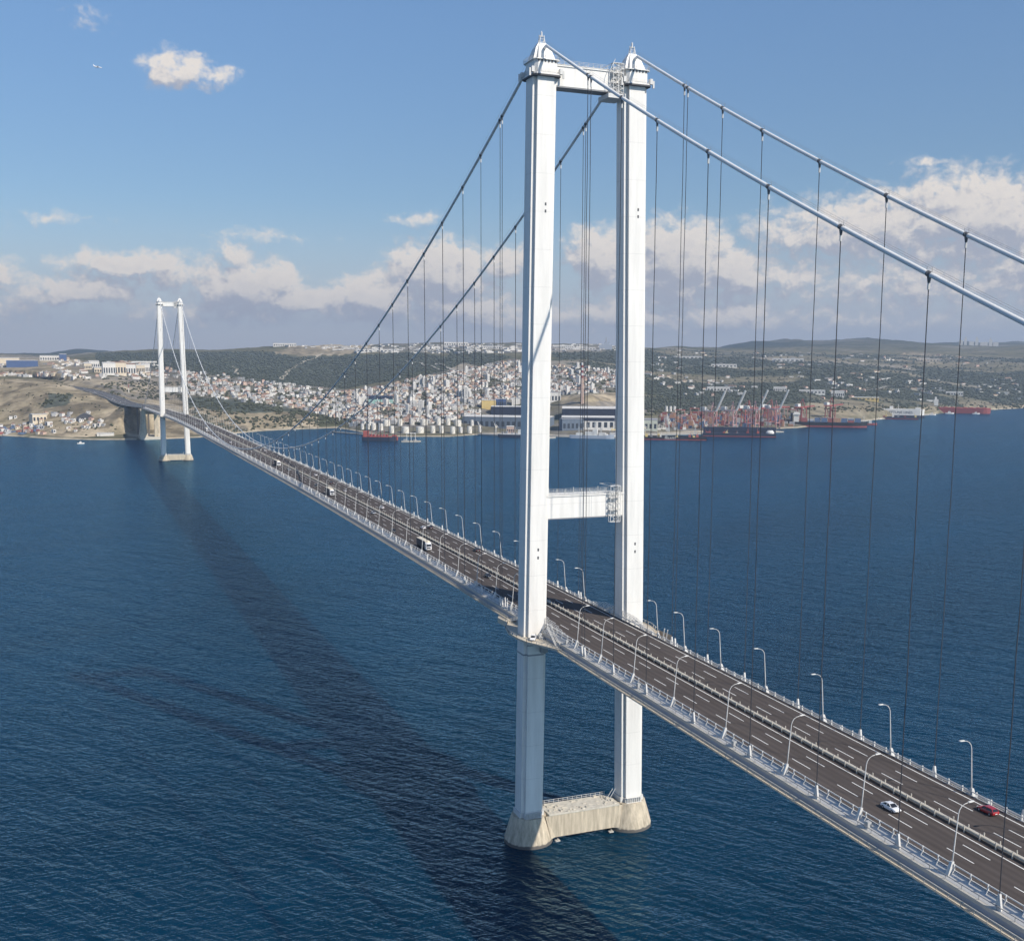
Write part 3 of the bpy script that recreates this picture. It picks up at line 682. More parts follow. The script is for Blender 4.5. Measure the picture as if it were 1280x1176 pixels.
def make_truck(label, group=None):
    t = thing('box_truck', label, 'truck', (0, 0, 0), .0001, group)
    b = MB(); b.box(-1.25, 1.25, -9.0, 3.6, 1.15, 4.0)
    for k in range(12): b.box(-1.28, 1.28, -8.8 + k * 1.1, -8.74 + k * 1.1, 1.2, 3.95)
    box = b.build('cargo_box', M_tarp, t)
    r = MB(); r.add([(-1.27, -9.02, 4.0), (1.27, -9.02, 4.0), (1.27, 3.62, 4.0), (-1.27, 3.62, 4.0), (-1.1, -9.0, 4.13), (1.1, -9.0, 4.13), (1.1, 3.6, 4.13), (-1.1, 3.6, 4.13)], [(0, 1, 5, 4), (1, 2, 6, 5), (2, 3, 7, 6), (3, 0, 4, 7), (4, 5, 6, 7)])
    r.build('box_roof', M_cream, box)
    c = MB(); c.loft([[(-1.22, y, z0), (1.22, y, z0), (1.22, y, z1), (-1.22, y, z1)] for y, z0, z1 in ((4.0, .6, 3.7), (5.0, .6, 3.65), (5.9, .6, 3.0), (6.2, .6, 2.0), (6.25, .6, .9))])
    cab = c.build('cab', M_carw, t)
    d = MB(); d.add([(-1.0, 4.0, 3.7), (1.0, 4.0, 3.7), (1.0, 5.2, 3.55), (-1.0, 5.2, 3.55), (-.95, 4.0, 4.15), (.95, 4.0, 4.15)], [(2, 3, 4, 5), (0, 1, 5, 4), (0, 4, 3), (1, 2, 5)]); d.build('wind_deflector', M_cream, cab)
    w = MB(); w.add([(-1.08, 5.93, 3.0), (1.08, 5.93, 3.0), (1.1, 6.24, 2.02), (-1.1, 6.24, 2.02)], [(0, 1, 2, 3)])
    for sx in (-1, 1): w.add([(sx * 1.235, 4.7, 2.2), (sx * 1.235, 5.9, 2.2), (sx * 1.235, 5.7, 3.0), (sx * 1.235, 4.7, 3.1)], [(0, 1, 2, 3)])
    w.build('windscreen', M_glass, cab)
    g = MB(); g.box(-.75, .75, 6.2, 6.3, 1.0, 1.7); g.build('grille', M_dark, cab)
    f = MB(); f.box(-1.0, 1.0, -8.8, 5.5, .75, 1.15); f.build('chassis', M_dark, t)
    for y in (5.0, 1.6, -5.2, -6.5, -7.8):
        for sx in (-1, 1):
            q = MB(); n = 14; q.loft([[(sx * x, y + .5 * math.cos(2 * math.pi * k / n), .5 + .5 * math.sin(2 * math.pi * k / n)) for k in range(n)] for x in (.85, 1.2)]); q.build('wheel', M_tyre, t)
    for sx in (-1, 1):
        q = MB(); q.box(sx * .9 - .2, sx * .9 + .2, 6.2, 6.3, .75, .95); q.build('headlight', M_lampw, cab)
    return t
def on_road(o, x, y, toward):
    o.location = (x, y, zr(y) + .02); o.rotation_euler = (math.atan(.0165) * 0, 0, math.pi if toward else .0001)
G = 'vehicles on the bridge'
car_w = make_car('sedan_car', 'white saloon car driving towards the viewer in the near carriageway', M_carw); on_road(car_w, -6.6, -162.5, True)
car_r = make_car('hatchback_car', 'red hatchback seen from behind, moving away in the outer lane of the far carriageway', M_carr, 'hatch'); on_road(car_r, 10.5, -170.5, False)
car_d = make_car('sedan_car', 'black saloon car just beyond the near tower beside the median', M_card); on_road(car_d, -4.6, 78, True)
car_s = make_car('sedan_car', 'silver saloon car far along the deck in the far carriageway, ahead of a pale car', M_cars); on_road(car_s, 4.0, 365, False)
for src, x, y, tw, lab in ((car_w, -13.0 - 3.6, -4.5, True, None), (car_d, 10.2, 134, False, 'black car in the outer lane of the far carriageway beyond the near tower'),
                           (car_d, 9.6, 202.5, False, 'dark car in the outer lane of the far carriageway, level with a white car'), (car_w, 6.3, 203, False, 'white car in the far carriageway, level with a dark car'),
                           (car_d, -10.3, 198, True, 'dark car in the outer near lane behind the dark tarpaulin truck'), (car_w, 5.6, 281, False, 'white car in the far carriageway behind the median, past the white and dark pair'),
                           (car_s, -4.0, 262, True, 'silver car by the median in the near carriageway, far behind the first truck'), (car_w, 6.4, 468, False, 'white car far along the deck in the far carriageway'),
                           (car_s, -4.2, 515, True, 'silver car by the median beside the farthest truck'), (car_d, 5.2, 412, False, 'dark car far along the deck in the far carriageway'),
                           (car_d, -7.0, 400, True, 'dark car in the near carriageway behind the second truck'), (car_w, 8.2, 705, False, 'tiny white car near mid-span in the far carriageway'),
                           (car_w, -7.5, 820, True, 'tiny white car past mid-span in the near carriageway'), (car_s, 6.8, 930, False, 'tiny silver car past mid-span in the far carriageway'),
                           (car_w, -4.6, 1180, True, 'tiny white car near the far tower in the near carriageway'), (car_d, 7.2, 1270, False, 'tiny dark car near the far tower in the far carriageway')):
    if lab is None: continue
    c = copy_tree(src, label=lab, group=None); on_road(c, x, y, tw)
trk = make_truck('long box truck with dark tarpaulin sides and cream roof, nearest truck on the deck', 'box trucks on the bridge'); on_road(trk, -9.6, 147, True)
for y, x, lab in ((352, -8.2, 'box truck with white cab in mid-deck, second truck from the near tower'), (556, -5.6, 'small distant box truck with white front, third from the near tower'), (1015, -8.8, 'tiny box truck between mid-span and the far tower'), (1420, 8.0, 'tiny box truck close to the far tower')):
    c = copy_tree(trk, label=lab); on_road(c, x, y, x < 0)
van = make_car('parked_van', 'small white van parked on the platform at the foot of the near tower leg', M_carw, 'hatch')
van.location = (-20.1, -7.2, zr(0) - 2.83); van.rotation_euler = (0, 0, math.pi - .5)
# ------------------------------------------------------------------ far shore terrain
def zray(u, y, D):
    r = ray(u, y); k = D / math.hypot(r[0], r[1]); return CAM[2] + r[2] * k
def shoreD(u, y):
    r = ray(u, y); return -CAM[2] / r[2] * math.hypot(r[0], r[1])
# for some directions: shore line, then how the ground rises with distance (picture height -> metres away)
TC = [
 (-400, 540, [(530, 2750), (500, 2950), (475, 3200), (468, 3500), (455, 4500), (446, 9000)]),
 (0, 545, [(538, 2660), (527, 2740), (505, 2860), (476, 3080), (471, 3300), (456, 4300), (445, 9500)]),
 (60, 549, [(543, 2530), (530, 2610), (514, 2690), (495, 2800), (480, 2960), (471, 3250), (456, 4300), (445, 9500)]),
 (110, 550, [(546, 2480), (534, 2540), (520, 2600), (505, 2680), (491, 2830), (479, 3080), (466, 3600), (455, 4300), (442, 7500)]),
 (147, 550, [(547, 2470), (540, 2500), (522, 2540), (509, 2620), (497, 2780), (483, 3080), (467, 3600), (456, 4300), (440, 7000)]),
 (158, 550, [(547, 2470), (544, 2500), (541, 2530), (530, 2580), (513, 2690), (489, 3080), (468, 3600), (457, 4300), (439, 7000)]),
 (200, 549, [(545, 2490), (542, 2520), (535, 2580), (522, 2700), (499, 3050), (470, 3600), (461, 4300), (456, 4900), (438, 6800)]),
 (245, 547, [(543, 2540), (533, 2610), (516, 2740), (505, 2900), (490, 3150), (474, 3500), (464, 3900), (459, 4700), (437, 6600)]),
 (330, 538.5, [(535, 2690), (524, 2760), (512, 2860), (500, 3020), (486, 3300), (474, 3700), (470, 4400), (433, 6400)]),
 (420, 535, [(531, 2800), (524, 2860), (505, 3050), (492, 3350), (482, 3800), (477, 4300), (470, 4700), (431, 6500)]),
 (480, 546, [(541.5, 2500), (527, 2680), (510, 2900), (488, 3350), (473, 3900), (465, 4400), (438, 6000), (429, 6900)]),
 (560, 546, [(541.5, 2490), (530, 2640), (508, 2900), (485, 3300), (468, 3700), (455, 4200), (443, 5200), (429, 6900)]),
 (640, 541, [(538, 2620), (525, 2900), (512, 3080), (490, 3350), (470, 3700), (455, 4200), (443, 5200), (429.5, 6900)]),
 (705, 546, [(540, 2500), (527, 2780), (509, 2930), (500, 3020), (488, 3250), (472, 3600), (457, 4000), (450, 4500), (437, 6000), (430, 7000)]),
 (735, 546, [(540, 2500), (528, 2760), (506, 2900), (494, 2960), (490, 3120), (475, 3500), (460, 3900), (452, 4400), (437, 6000), (431, 7000)]),
 (775, 545, [(540, 2530), (526, 2830), (512, 2960), (500, 3050), (488, 3300), (473, 3700), (457, 4400), (439, 6000), (432.5, 7000)]),
 (850, 541.5, [(537, 2640), (523, 2950), (512, 3080), (497, 3350), (480, 3800), (466, 4500), (452, 5600), (440, 7000), (434, 8200)]),
 (940, 538, [(534, 2760), (521, 3060), (509, 3250), (494, 3550), (478, 4100), (464, 4800), (452, 5800), (441, 7400), (433, 14000)]),
 (1000, 535, [(531, 2860), (519, 3120), (507, 3320), (492, 3650), (476, 4200), (463, 4900), (452, 5800), (441, 7600), (427, 14500)]),
 (1060, 529, [(525, 3120), (513, 3330), (503, 3560), (489, 3950), (474, 4600), (462, 5300), (452, 6100), (441, 7800), (421, 15000)]),
 (1130, 522, [(518.5, 3480), (510, 3650), (501, 3900), (488, 4400), (473, 5100), (460, 5800), (450, 6700), (441, 8200), (421, 15000)]),
 (1200, 515, [(512, 4040), (507, 4150), (499, 4400), (487, 4900), (472, 5600), (458, 6400), (448, 7400), (438, 8800), (428, 15000)]),
 (1280, 510.5, [(508, 4560), (505, 4660), (497, 4900), (485, 5300), (470, 5900), (455, 6800), (446, 7700), (433, 9500), (430, 15000)]),
 (1700, 506, [(502, 5000), (490, 5500), (470, 6200), (450, 7500), (435, 9500), (430, 15000)]),
]
US = np.array([c[0] for c in TC], float)
DMAX = 18000.0
def profile(c):
    u, ys_, pts = c; d0 = shoreD(u, ys_)
    D = [d0 - 60, d0, d0 + 12]; Z = [-6.0, 0.0, 1.6]
    for y, d in pts:
        if d > D[-1] + 5: D.append(d); Z.append(max(zray(u, y, d), 1.8))
    D.append(DMAX); Z.append(Z[-1] * .55)
    return np.array(D), np.array(Z)
PROFS = [profile(c) for c in TC]
# a common parameter along each direction so that neighbouring profiles blend shore to shore
NP_ = 420
def az_of(u): r = ray(u, 452); return math.atan2(r[0], r[1])
ucols = np.concatenate([np.arange(-400, -20, 12.0), np.arange(-20, 1310, 2.4), np.arange(1310, 1700, 12.0)])
azs = np.array([az_of(u) for u in ucols])
shore_u = np.interp(ucols, US, [p[0][1] for p in PROFS])
tpar = np.concatenate([np.linspace(-60, 0, 8), np.linspace(4, 1100, 250), np.geomspace(1105, 15500, 162)])
Hm = np.zeros((len(ucols), len(tpar))); Dm = shore_u[:, None] + tpar[None, :]
Hp = np.array([np.interp(p[0][1] + tpar, p[0], p[1]) for p in PROFS])
for j in range(len(tpar)): Hm[:, j] = np.interp(ucols, US, Hp[:, j])
Xm = CAM[0] + Dm * np.sin(azs)[:, None]; Ym = CAM[1] + Dm * np.cos(azs)[:, None]
amp = np.clip((tpar - 60) / 900, 0, 1)[None, :] * 13 + np.clip((tpar - 30) / 200, 0, 1)[None, :] * 4
sh_n = (fbm(Xm / 60, Ym / 60, 3, 40) - .5) * np.clip(1 - np.abs(tpar) / 120, 0, 1)[None, :] * 1.2
Hm = Hm + (fbm(Xm / 1500, Ym / 1500, 5, 71) - .48) * np.clip((tpar - 5500) / 5000, 0, 1)[None, :] * 330
Hm = Hm + (fbm(Xm / 320, Ym / 320, 5, 3) - .5) * 2 * amp + (fbm(Xm / 45, Ym / 45, 3, 9) - .5) * np.clip((tpar - 40) / 150, 0, 1)[None, :] * 4.5 + sh_n
def atD(u, y, D): r = ray(u, y); k = D / math.hypot(r[0], r[1]); return CAM + r * k
# motorway on land
rp_ = [np.array([0, 2112.0, 64.35])]
for u, y in ((160, 504.5), (140, 496.5), (118, 489.5), (95, 485), (60, 480.5), (20, 478.5), (-30, 477)):
    D = {160: 2640, 140: 2800, 118: 2980, 95: 3120, 60: 3350, 20: 3650, -30: 3950}[u]; rp_.append(atD(u, y, D))
rp_ = [np.array(p) for p in rp_]
def spline(P, n=12):
    P = [2 * P[0] - P[1]] + P + [2 * P[-1] - P[-2]]; out = []
    for i in range(1, len(P) - 2):
        for k in range(n):
            t_ = k / n; out.append(.5 * ((2 * P[i]) + (-P[i - 1] + P[i + 1]) * t_ + (2 * P[i - 1] - 5 * P[i] + 4 * P[i + 1] - P[i + 2]) * t_ * t_ + (-P[i - 1] + 3 * P[i] - 3 * P[i + 1] + P[i + 2]) * t_ ** 3))
    return out + [P[-2]]
cl = spline(rp_)
# the approach road is cut into the headland
_cl = np.array(cl)
for p in _cl[4:]:
    dd = np.hypot(Xm - p[0], Ym - p[1]); k = np.clip((dd - 26) / 30, 0, 1); Hm = np.where(dd < 56, np.minimum(Hm, p[2] - 1.2 + k * 14), Hm)
for p in _cl[9:]:
    dd = np.hypot(Xm - p[0], Ym - p[1]); Hm = np.where((dd < 44) & (tpar[None, :] > 60), np.maximum(Hm, np.minimum(p[2] - 4 - np.clip(dd - 17, 0, 60) * .75, p[2] - 2)), Hm)

PYm = np.zeros_like(Hm); 
_r0 = Xm - CAM[0]; _r1 = Ym - CAM[1]; _r2 = Hm - CAM[2]
_qx = RM[0, 0] * _r0 + RM[0, 1] * _r1 + RM[0, 2] * _r2; _qy = RM[1, 0] * _r0 + RM[1, 1] * _r1 + RM[1, 2] * _r2; _qz = RM[2, 0] * _r0 + RM[2, 1] * _r1 + RM[2, 2] * _r2
PXm = PW / 2 + PPX + FPX * _qx / _qz; PYm = PH / 2 + PPY - FPX * _qy / _qz

def inpoly(px, py, poly):
    r = np.zeros(px.shape, bool); n = len(poly); j = n - 1
    for i in range(n):
        xi, yi = poly[i]; xj, yj = poly[j]
        c = ((yi > py) != (yj > py)) & (px < (xj - xi) * (py - yi) / (yj - yi + 1e-9) + xi); r ^= c; j = i
    return r
# land cover drawn as outlines (in the photograph's directions), each then lives on the ground itself
FOREST = [[(120, 441), (250, 441), (330, 439), (370, 447), (440, 446), (480, 442), (520, 440), (580, 452), (560, 464), (500, 474), (430, 486), (330, 478), (250, 466), (120, 455)],
          [(690, 441), (770, 437), (800, 436), (1000, 441), (1290, 448), (1290, 506), (1200, 509), (1100, 508), (1000, 504), (900, 514), (800, 512), (782, 492), (775, 466), (700, 452)],
          [(222, 496), (330, 500), (380, 515), (300, 516), (236, 508)], [(60, 492), (88, 493), (80, 508), (52, 510)], [(560, 436), (640, 446), (600, 458), (560, 450)]]
DRY = [[(-60, 474), (60, 474), (100, 486), (162, 505), (158, 541), (110, 546), (-60, 540)], [(236, 508), (300, 517), (335, 512), (402, 522), (400, 533), (330, 537), (236, 545)],
       [(380, 428), (470, 428), (460, 441), (380, 445), (340, 442)], [(700, 494), (772, 490), (775, 509), (700, 510)], [(1010, 497), (1090, 502), (1085, 519), (1010, 521)],
       [(1150, 503), (1290, 500), (1290, 512), (1150, 514)], [(752, 452), (775, 456), (775, 464), (748, 459)], [(1140, 440), (1230, 448), (1200, 456), (1090, 450)], [(1090, 476), (1180, 481), (1120, 488), (1060, 485)],
       [(900, 441), (1010, 446), (960, 452), (880, 449)], [(0, 440), (120, 452), (100, 470), (-60, 470)], [(60, 471), (235, 472), (242, 508), (236, 548), (158, 548), (160, 505), (100, 486)]]
URBAN = [[(228, 462), (330, 476), (440, 488), (440, 530), (385, 515), (300, 502), (228, 495)], [(430, 488), (500, 478), (560, 462), (640, 450), (770, 462), (792, 490), (690, 497), (600, 540), (440, 545)],
         [(600, 500), (1000, 505), (1010, 545), (600, 548)], [(470, 428), (800, 428), (790, 440), (560, 442), (470, 440)], [(90, 456), (240, 462), (235, 500), (170, 500), (90, 474)]]
nz1 = fbm(Xm / 130, Ym / 130, 5, 21); nz2 = fbm(Xm / 40, Ym / 40, 4, 31); nz3 = fbm(Xm / 700, Ym / 700, 4, 51)
jx = PXm + (nz1 - .5) * 14; jy = PYm + (nz2 - .5) * 5
fo = np.zeros(Hm.shape); dr = np.zeros(Hm.shape); ur = np.zeros(Hm.shape)
for p in FOREST: fo = np.maximum(fo, inpoly(jx, jy, p))
for p in DRY: dr = np.maximum(dr, inpoly(jx, jy, p))
for p in URBAN: ur = np.maximum(ur, inpoly(jx, jy, p))
cl_n = fbm(Xm / 330, Ym / 330, 5, 91); open_ = np.clip((cl_n - .555) * 14, 0, .9) * (PXm > 700)
fo = fo * (1 - open_)
def mixc(a, b, t): return a * (1 - t[..., None]) + b * t[..., None]
colr = np.zeros(Hm.shape + (3,)) + np.array([.155, .142, .088])
colr = mixc(colr, np.array([.085, .088, .050]), np.clip((nz1 - .45) * 5, 0, 1))
colr = mixc(colr, np.array([.37, .30, .205]), dr * np.clip(.75 + (nz2 - .5) * 1.2, 0, 1))
colr = mixc(colr, np.array([.49, .405, .285]), dr * np.clip((nz1 - .5) * 6, 0, .85))
colr = mixc(colr, np.array([.135, .115, .080]), dr * np.clip((nz2 - .53) * 8, 0, .8))
colr = mixc(colr, np.array([.235, .205, .145]), open_ * np.clip(.4 + (nz2 - .4) * 3, 0, 1))
colr = mixc(colr, np.array([.082, .094, .076]), fo * np.clip(.93 - np.clip((nz1 - .66) * 7, 0, .8), 0, 1))
colr = mixc(colr, np.array([.20, .185, .165]), ur * np.clip(.55 + (nz2 - .5) * 2, 0, 1) * (1 - .5 * fo))
colr = mixc(colr, np.array([.50, .43, .32]), (np.clip(1 - np.abs(tpar - 8) / 16, 0, 1)[None, :]) * (nz1 > .3))
colr = mixc(colr, np.array([.34, .30, .25]), np.clip((nz3 - .58) * 9, 0, .7) * (1 - fo) * (tpar[None, :] > 900))
colr = mixc(colr, np.array([.040, .052, .040]), np.clip((tpar[None, :] - 5200) / 2500, 0, 1) * np.clip(.9 - (nz3 - .5) * 2, 0, .95))
nu, nt_ = Hm.shape
me = bpy.data.meshes.new('terrain')
V = np.stack([Xm, Ym, Hm], -1).reshape(-1, 3)
ii = (np.arange(nu - 1)[:, None] * nt_ + np.arange(nt_ - 1)[None, :]).ravel()
F = np.stack([ii, ii + nt_, ii + nt_ + 1, ii + 1], 1)
me.vertices.add(len(V)); me.vertices.foreach_set('co', V.ravel()); me.loops.add(F.size); me.loops.foreach_set('vertex_index', F.ravel())
me.polygons.add(len(F)); me.polygons.foreach_set('loop_start', np.arange(0, F.size, 4)); me.polygons.foreach_set('loop_total', np.full(len(F), 4)); me.update(calc_edges=True)
ca = me.color_attributes.new('land', 'FLOAT_COLOR', 'POINT'); ca.data.foreach_set('color', np.concatenate([colr.reshape(-1, 3), np.ones((len(V), 1))], 1).ravel())
me.polygons.foreach_set('use_smooth', [True] * len(F))
tm_ = bpy.data.materials.new('land'); tm_.use_nodes = True; N, L = nodes_of(tm_); b = N['Principled BSDF']; b.inputs['Roughness'].default_value = .95; b.inputs['Specular IOR Level'].default_value = .1
at_ = N.new('ShaderNodeVertexColor'); at_.layer_name = 'land'; tc = N.new('ShaderNodeTexCoord')
nz = N.new('ShaderNodeTexNoise'); nz.inputs['Scale'].default_value = .035; nz.inputs['Detail'].default_value = 8; nz.inputs['Roughness'].default_value = .75; L.new(tc.outputs['Object'], nz.inputs['Vector'])
mr = N.new('ShaderNodeMapRange'); mr.inputs[1].default_value = .3; mr.inputs[2].default_value = .7; mr.inputs[3].default_value = .45; mr.inputs[4].default_value = 1.5; L.new(nz.outputs[0], mr.inputs[0])
sc = N.new('ShaderNodeVectorMath'); sc.operation = 'SCALE'; L.new(at_.outputs[0], sc.inputs[0]); L.new(mr.outputs[0], sc.inputs['Scale']); L.new(sc.outputs[0], b.inputs['Base Color'])
me.materials.append(tm_)
terrain = bpy.data.objects.new('terrain', me); COL.objects.link(terrain); structure(terrain)

def hland(x, y):
    a = math.atan2(x - CAM[0], y - CAM[1]); D = math.hypot(x - CAM[0], y - CAM[1])
    fi = np.interp(a, azs, np.arange(nu)); i = min(int(fi), nu - 2); f = fi - i
    out = 0.0
    for k, w in ((i, 1 - f), (i + 1, f)): out += w * np.interp(D - shore_u[k], tpar, Hm[k])
    return float(out)
def at(u, y):
    """the ground (or water) seen in the photograph's direction u, y"""
    r = ray(u, y); a = math.atan2(r[0], r[1]); fi = float(np.interp(a, azs, np.arange(nu))); i = min(int(fi), nu - 2)
    k = i if fi - i < .5 else i + 1
    vis = PYm[k]; yy = np.minimum.accumulate(vis)
    j = int(np.searchsorted(-yy, -y)); j = max(1, min(j, nt_ - 1))
    if j <= 8 and y > vis[7]:
        s = -CAM[2] / r[2]; return np.array([CAM[0] + r[0] * s, CAM[1] + r[1] * s, 0.0])
    y0, y1 = vis[j - 1], vis[j]; f = 0 if abs(y0 - y1) < 1e-6 else min(max((y0 - y) / (y0 - y1), 0), 1)
    D = Dm[k, j - 1] + (Dm[k, j] - Dm[k, j - 1]) * f
    x, yv = CAM[0] + D * math.sin(a), CAM[1] + D * math.cos(a)
    return np.array([x, yv, hland(x, yv)])
def dist(p): return math.hypot(p[0] - CAM[0], p[1] - CAM[1])
def face_rz(p): return -math.atan2(p[0] - CAM[0], p[1] - CAM[1])      # local x across the view, local -y towards the viewer

# ------------------------------------------------------------------ water
me = bpy.data.meshes.new('water'); me.from_pydata([(-9000, -3500, 0), (15500, -3500, 0), (15500, 16500, 0), (-9000, 16500, 0)], [], [(0, 1, 2, 3)])
wm = bpy.data.materials.new('sea_water'); wm.use_nodes = True; N, L = nodes_of(wm); b = N['Principled BSDF']
N.remove(b)
wd = N.new('ShaderNodeBsdfDiffuse'); wg = N.new('ShaderNodeBsdfGlossy'); wg.inputs['Roughness'].default_value = .18; wg.inputs['Color'].default_value = WATER_TINT
wf = N.new('ShaderNodeFresnel'); wf.inputs['IOR'].default_value = 1.20; wx = N.new('ShaderNodeMixShader')
L.new(wf.outputs[0], wx.inputs[0]); L.new(wd.outputs[0], wx.inputs[1]); L.new(wg.outputs[0], wx.inputs[2]); L.new(wx.outputs[0], N['Material Output'].inputs[0])
tc = N.new('ShaderNodeTexCoord')
def wn(phi, along, across, det, rough, loc=0, out=0, dist=.3):
    mp = N.new('ShaderNodeMapping'); mp.vector_type = 'TEXTURE'; mp.inputs['Rotation'].default_value = (0, 0, R(phi)); mp.inputs['Scale'].default_value = (along, across, across); mp.inputs['Location'].default_value = (loc, loc * .7, 0)
    L.new(tc.outputs['Object'], mp.inputs[0]); n = N.new('ShaderNodeTexNoise'); n.inputs['Scale'].default_value = 1; n.inputs['Detail'].default_value = det; n.inputs['Roughness'].default_value = rough
    n.inputs['Distortion'].default_value = dist
    L.new(mp.outputs[0], n.inputs['Vector']); return n.outputs[out]
def M2(op, a, b_):
    n = N.new('ShaderNodeMath'); n.operation = op
    for i, x in enumerate((a, b_)):
        if isinstance(x, (int, float)): n.inputs[i].default_value = x
        else: L.new(x, n.inputs[i])
    return n.outputs[0]
w1 = wn(126, 7, 2.7, 3.5, .52); w2 = wn(4, 5, 2.0, 3.5, .52, 40); w3 = wn(118, 46, 15, 3, .55, 90)
hgt = M2('ADD', M2('ADD', M2('MULTIPLY', w1, 1.7), M2('MULTIPLY', w2, 1.0)), M2('MULTIPLY', w3, 3.6))
# ripples too small to model: their slopes tilt the surface directly, at any distance
rip = wn(20, 1.9, 1.1, 3, .65, 13, 1); sp_ = N.new('ShaderNodeSeparateColor'); L.new(rip, sp_.inputs[0])
cx_ = N.new('ShaderNodeCombineXYZ'); L.new(M2('MULTIPLY', M2('SUBTRACT', sp_.outputs[0], .5), .14), cx_.inputs[0]); L.new(M2('MULTIPLY', M2('SUBTRACT', sp_.outputs[1], .5), .14), cx_.inputs[1]); cx_.inputs[2].default_value = 1.0
nn_ = N.new('ShaderNodeVectorMath'); nn_.operation = 'NORMALIZE'; L.new(cx_.outputs[0], nn_.inputs[0])
bp = N.new('ShaderNodeBump'); bp.inputs['Strength'].default_value = 1.0; bp.inputs['Distance'].default_value = 1.0; L.new(hgt, bp.inputs['Height']); L.new(nn_.outputs[0], bp.inputs['Normal']); [L.new(bp.outputs[0], q.inputs['Normal']) for q in (wd, wg, wf)]
gust = wn(30, 620, 170, 5, .62, 77)
mr = N.new('ShaderNodeMapRange'); mr.inputs[1].default_value = .3; mr.inputs[2].default_value = .7; mr.inputs[3].default_value = .66; mr.inputs[4].default_value = 1.4; L.new(gust, mr.inputs[0])
sc = N.new('ShaderNodeVectorMath'); sc.operation = 'SCALE'; sc.inputs[0].default_value = WATER_COL; L.new(mr.outputs[0], sc.inputs['Scale']); L.new(sc.outputs[0], wd.inputs[0])
me.materials.append(wm); water = bpy.data.objects.new('water', me); COL.objects.link(water); structure(water)

# ------------------------------------------------------------------ haze
hz = MB(); hz.box(-9500, 16000, -4000, 17000, -12, 720)
hm = bpy.data.materials.new('haze_air'); hm.use_nodes = True; N, L = nodes_of(hm); N.remove(N['Principled BSDF'])
pv = N.new('ShaderNodeVolumePrincipled'); pv.inputs['Color'].default_value = HAZE_COL; pv.inputs['Density'].default_value = HAZE_DENS; pv.inputs['Anisotropy'].default_value = .2
L.new(pv.outputs[0], N['Material Output'].inputs['Volume'])
ho = hz.build('haze', hm); ho['kind'] = 'stuff'

# ------------------------------------------------------------------ buildings on the far shore
def house_mesh(name, wx, wy, h, wallm, roofm, pitched):
    b = MB(); b.box(-wx / 2, wx / 2, -wy / 2, wy / 2, -4, h, 0)
    if pitched:
        b.add([(-wx / 2 - .4, -wy / 2 - .4, h), (wx / 2 + .4, -wy / 2 - .4, h), (wx / 2 + .4, wy / 2 + .4, h), (-wx / 2 - .4, wy / 2 + .4, h), (-wx / 2 * .7, 0, h + 2.6), (wx / 2 * .7, 0, h + 2.6)],
              [(0, 1, 5, 4), (1, 2, 5), (2, 3, 4, 5), (3, 0, 4)], 1)
    else:
        b.box(-wx / 2 - .3, wx / 2 + .3, -wy / 2 - .3, wy / 2 + .3, h, h + .5, 1); b.box(-1.5, 1.5, -1, 2, h + .5, h + 2.6, 0)
    nf = max(1, int(h / 3.2))
    for f in range(nf):
        z = 1.0 + f * 3.1; k = max(2, int(wx / 4))
        for i in range(k):
            x = -wx / 2 + (i + .5) * wx / k; b.box(x - .7, x + .7, -wy / 2 - .06, -wy / 2, z, z + 1.4, 2)
            b.box(wx / 2, wx / 2 + .06, -wy / 2 + (i + .35) * wy / k, -wy / 2 + (i + .35) * wy / k + 1.2, z, z + 1.4, 2)
    return b
TOWNS = [('headland', 'on the slope right of the distant tower', [(228, 463), (330, 477), (440, 492), (440, 528), (385, 514), (300, 502), (228, 492)], 520, (7, 13)),
         ('centre', 'in the dense hillside town above the harbour', [(430, 490), (500, 479), (560, 463), (640, 452), (770, 463), (790, 489), (690, 494), (600, 504), (560, 520), (440, 524)], 2250, (7, 13)),
         ('ridge', 'on the far ridge skyline', [(330, 432), (480, 429), (790, 431), (788, 438), (560, 443), (440, 440)], 330, (14, 46)),
         ('east', 'on the wooded slopes to the right', [(805, 437), (900, 440), (1000, 440), (1280, 445), (1280, 500), (1150, 503), (1000, 500), (880, 500), (805, 480)], 420, (11, 30)),
         ('west', 'on the plain behind the headland', [(-20, 447), (120, 449), (230, 460), (230, 480), (130, 474), (-20, 470)], 330, (9, 22)),
         ('port', 'behind the harbour tanks', [(440, 524), (560, 520), (600, 512), (600, 528), (440, 532)], 170, (8, 15)),
         ('camp', 'at the foot of the dry headland', [(0, 520), (110, 516), (135, 535), (60, 543), (0, 541)], 60, (5, 10))]
LOOK = [('white', M_w1, M_rw, False), ('white', M_w1, M_rg, False), ('cream', M_w2, M_rt, True), ('pink', M_w3, M_rt, True), ('grey', M_w4, M_rw, False), ('white', M_w1, M_rt, True), ('white', M_w1, M_rw, False), ('grey', M_w4, M_rg, False), ('white', M_w1, M_rg, False)]
WORDS = {'white': 'white', 'cream': 'cream', 'pink': 'pink', 'grey': 'grey'}
def rand_in(poly):
    xs = [p[0] for p in poly]; ys2 = [p[1] for p in poly]
    while True:
        x = random.uniform(min(xs), max(xs)); y = random.uniform(min(ys2), max(ys2))
        if inpoly(np.array([x]), np.array([y]), poly)[0]: return x, y
cands = []
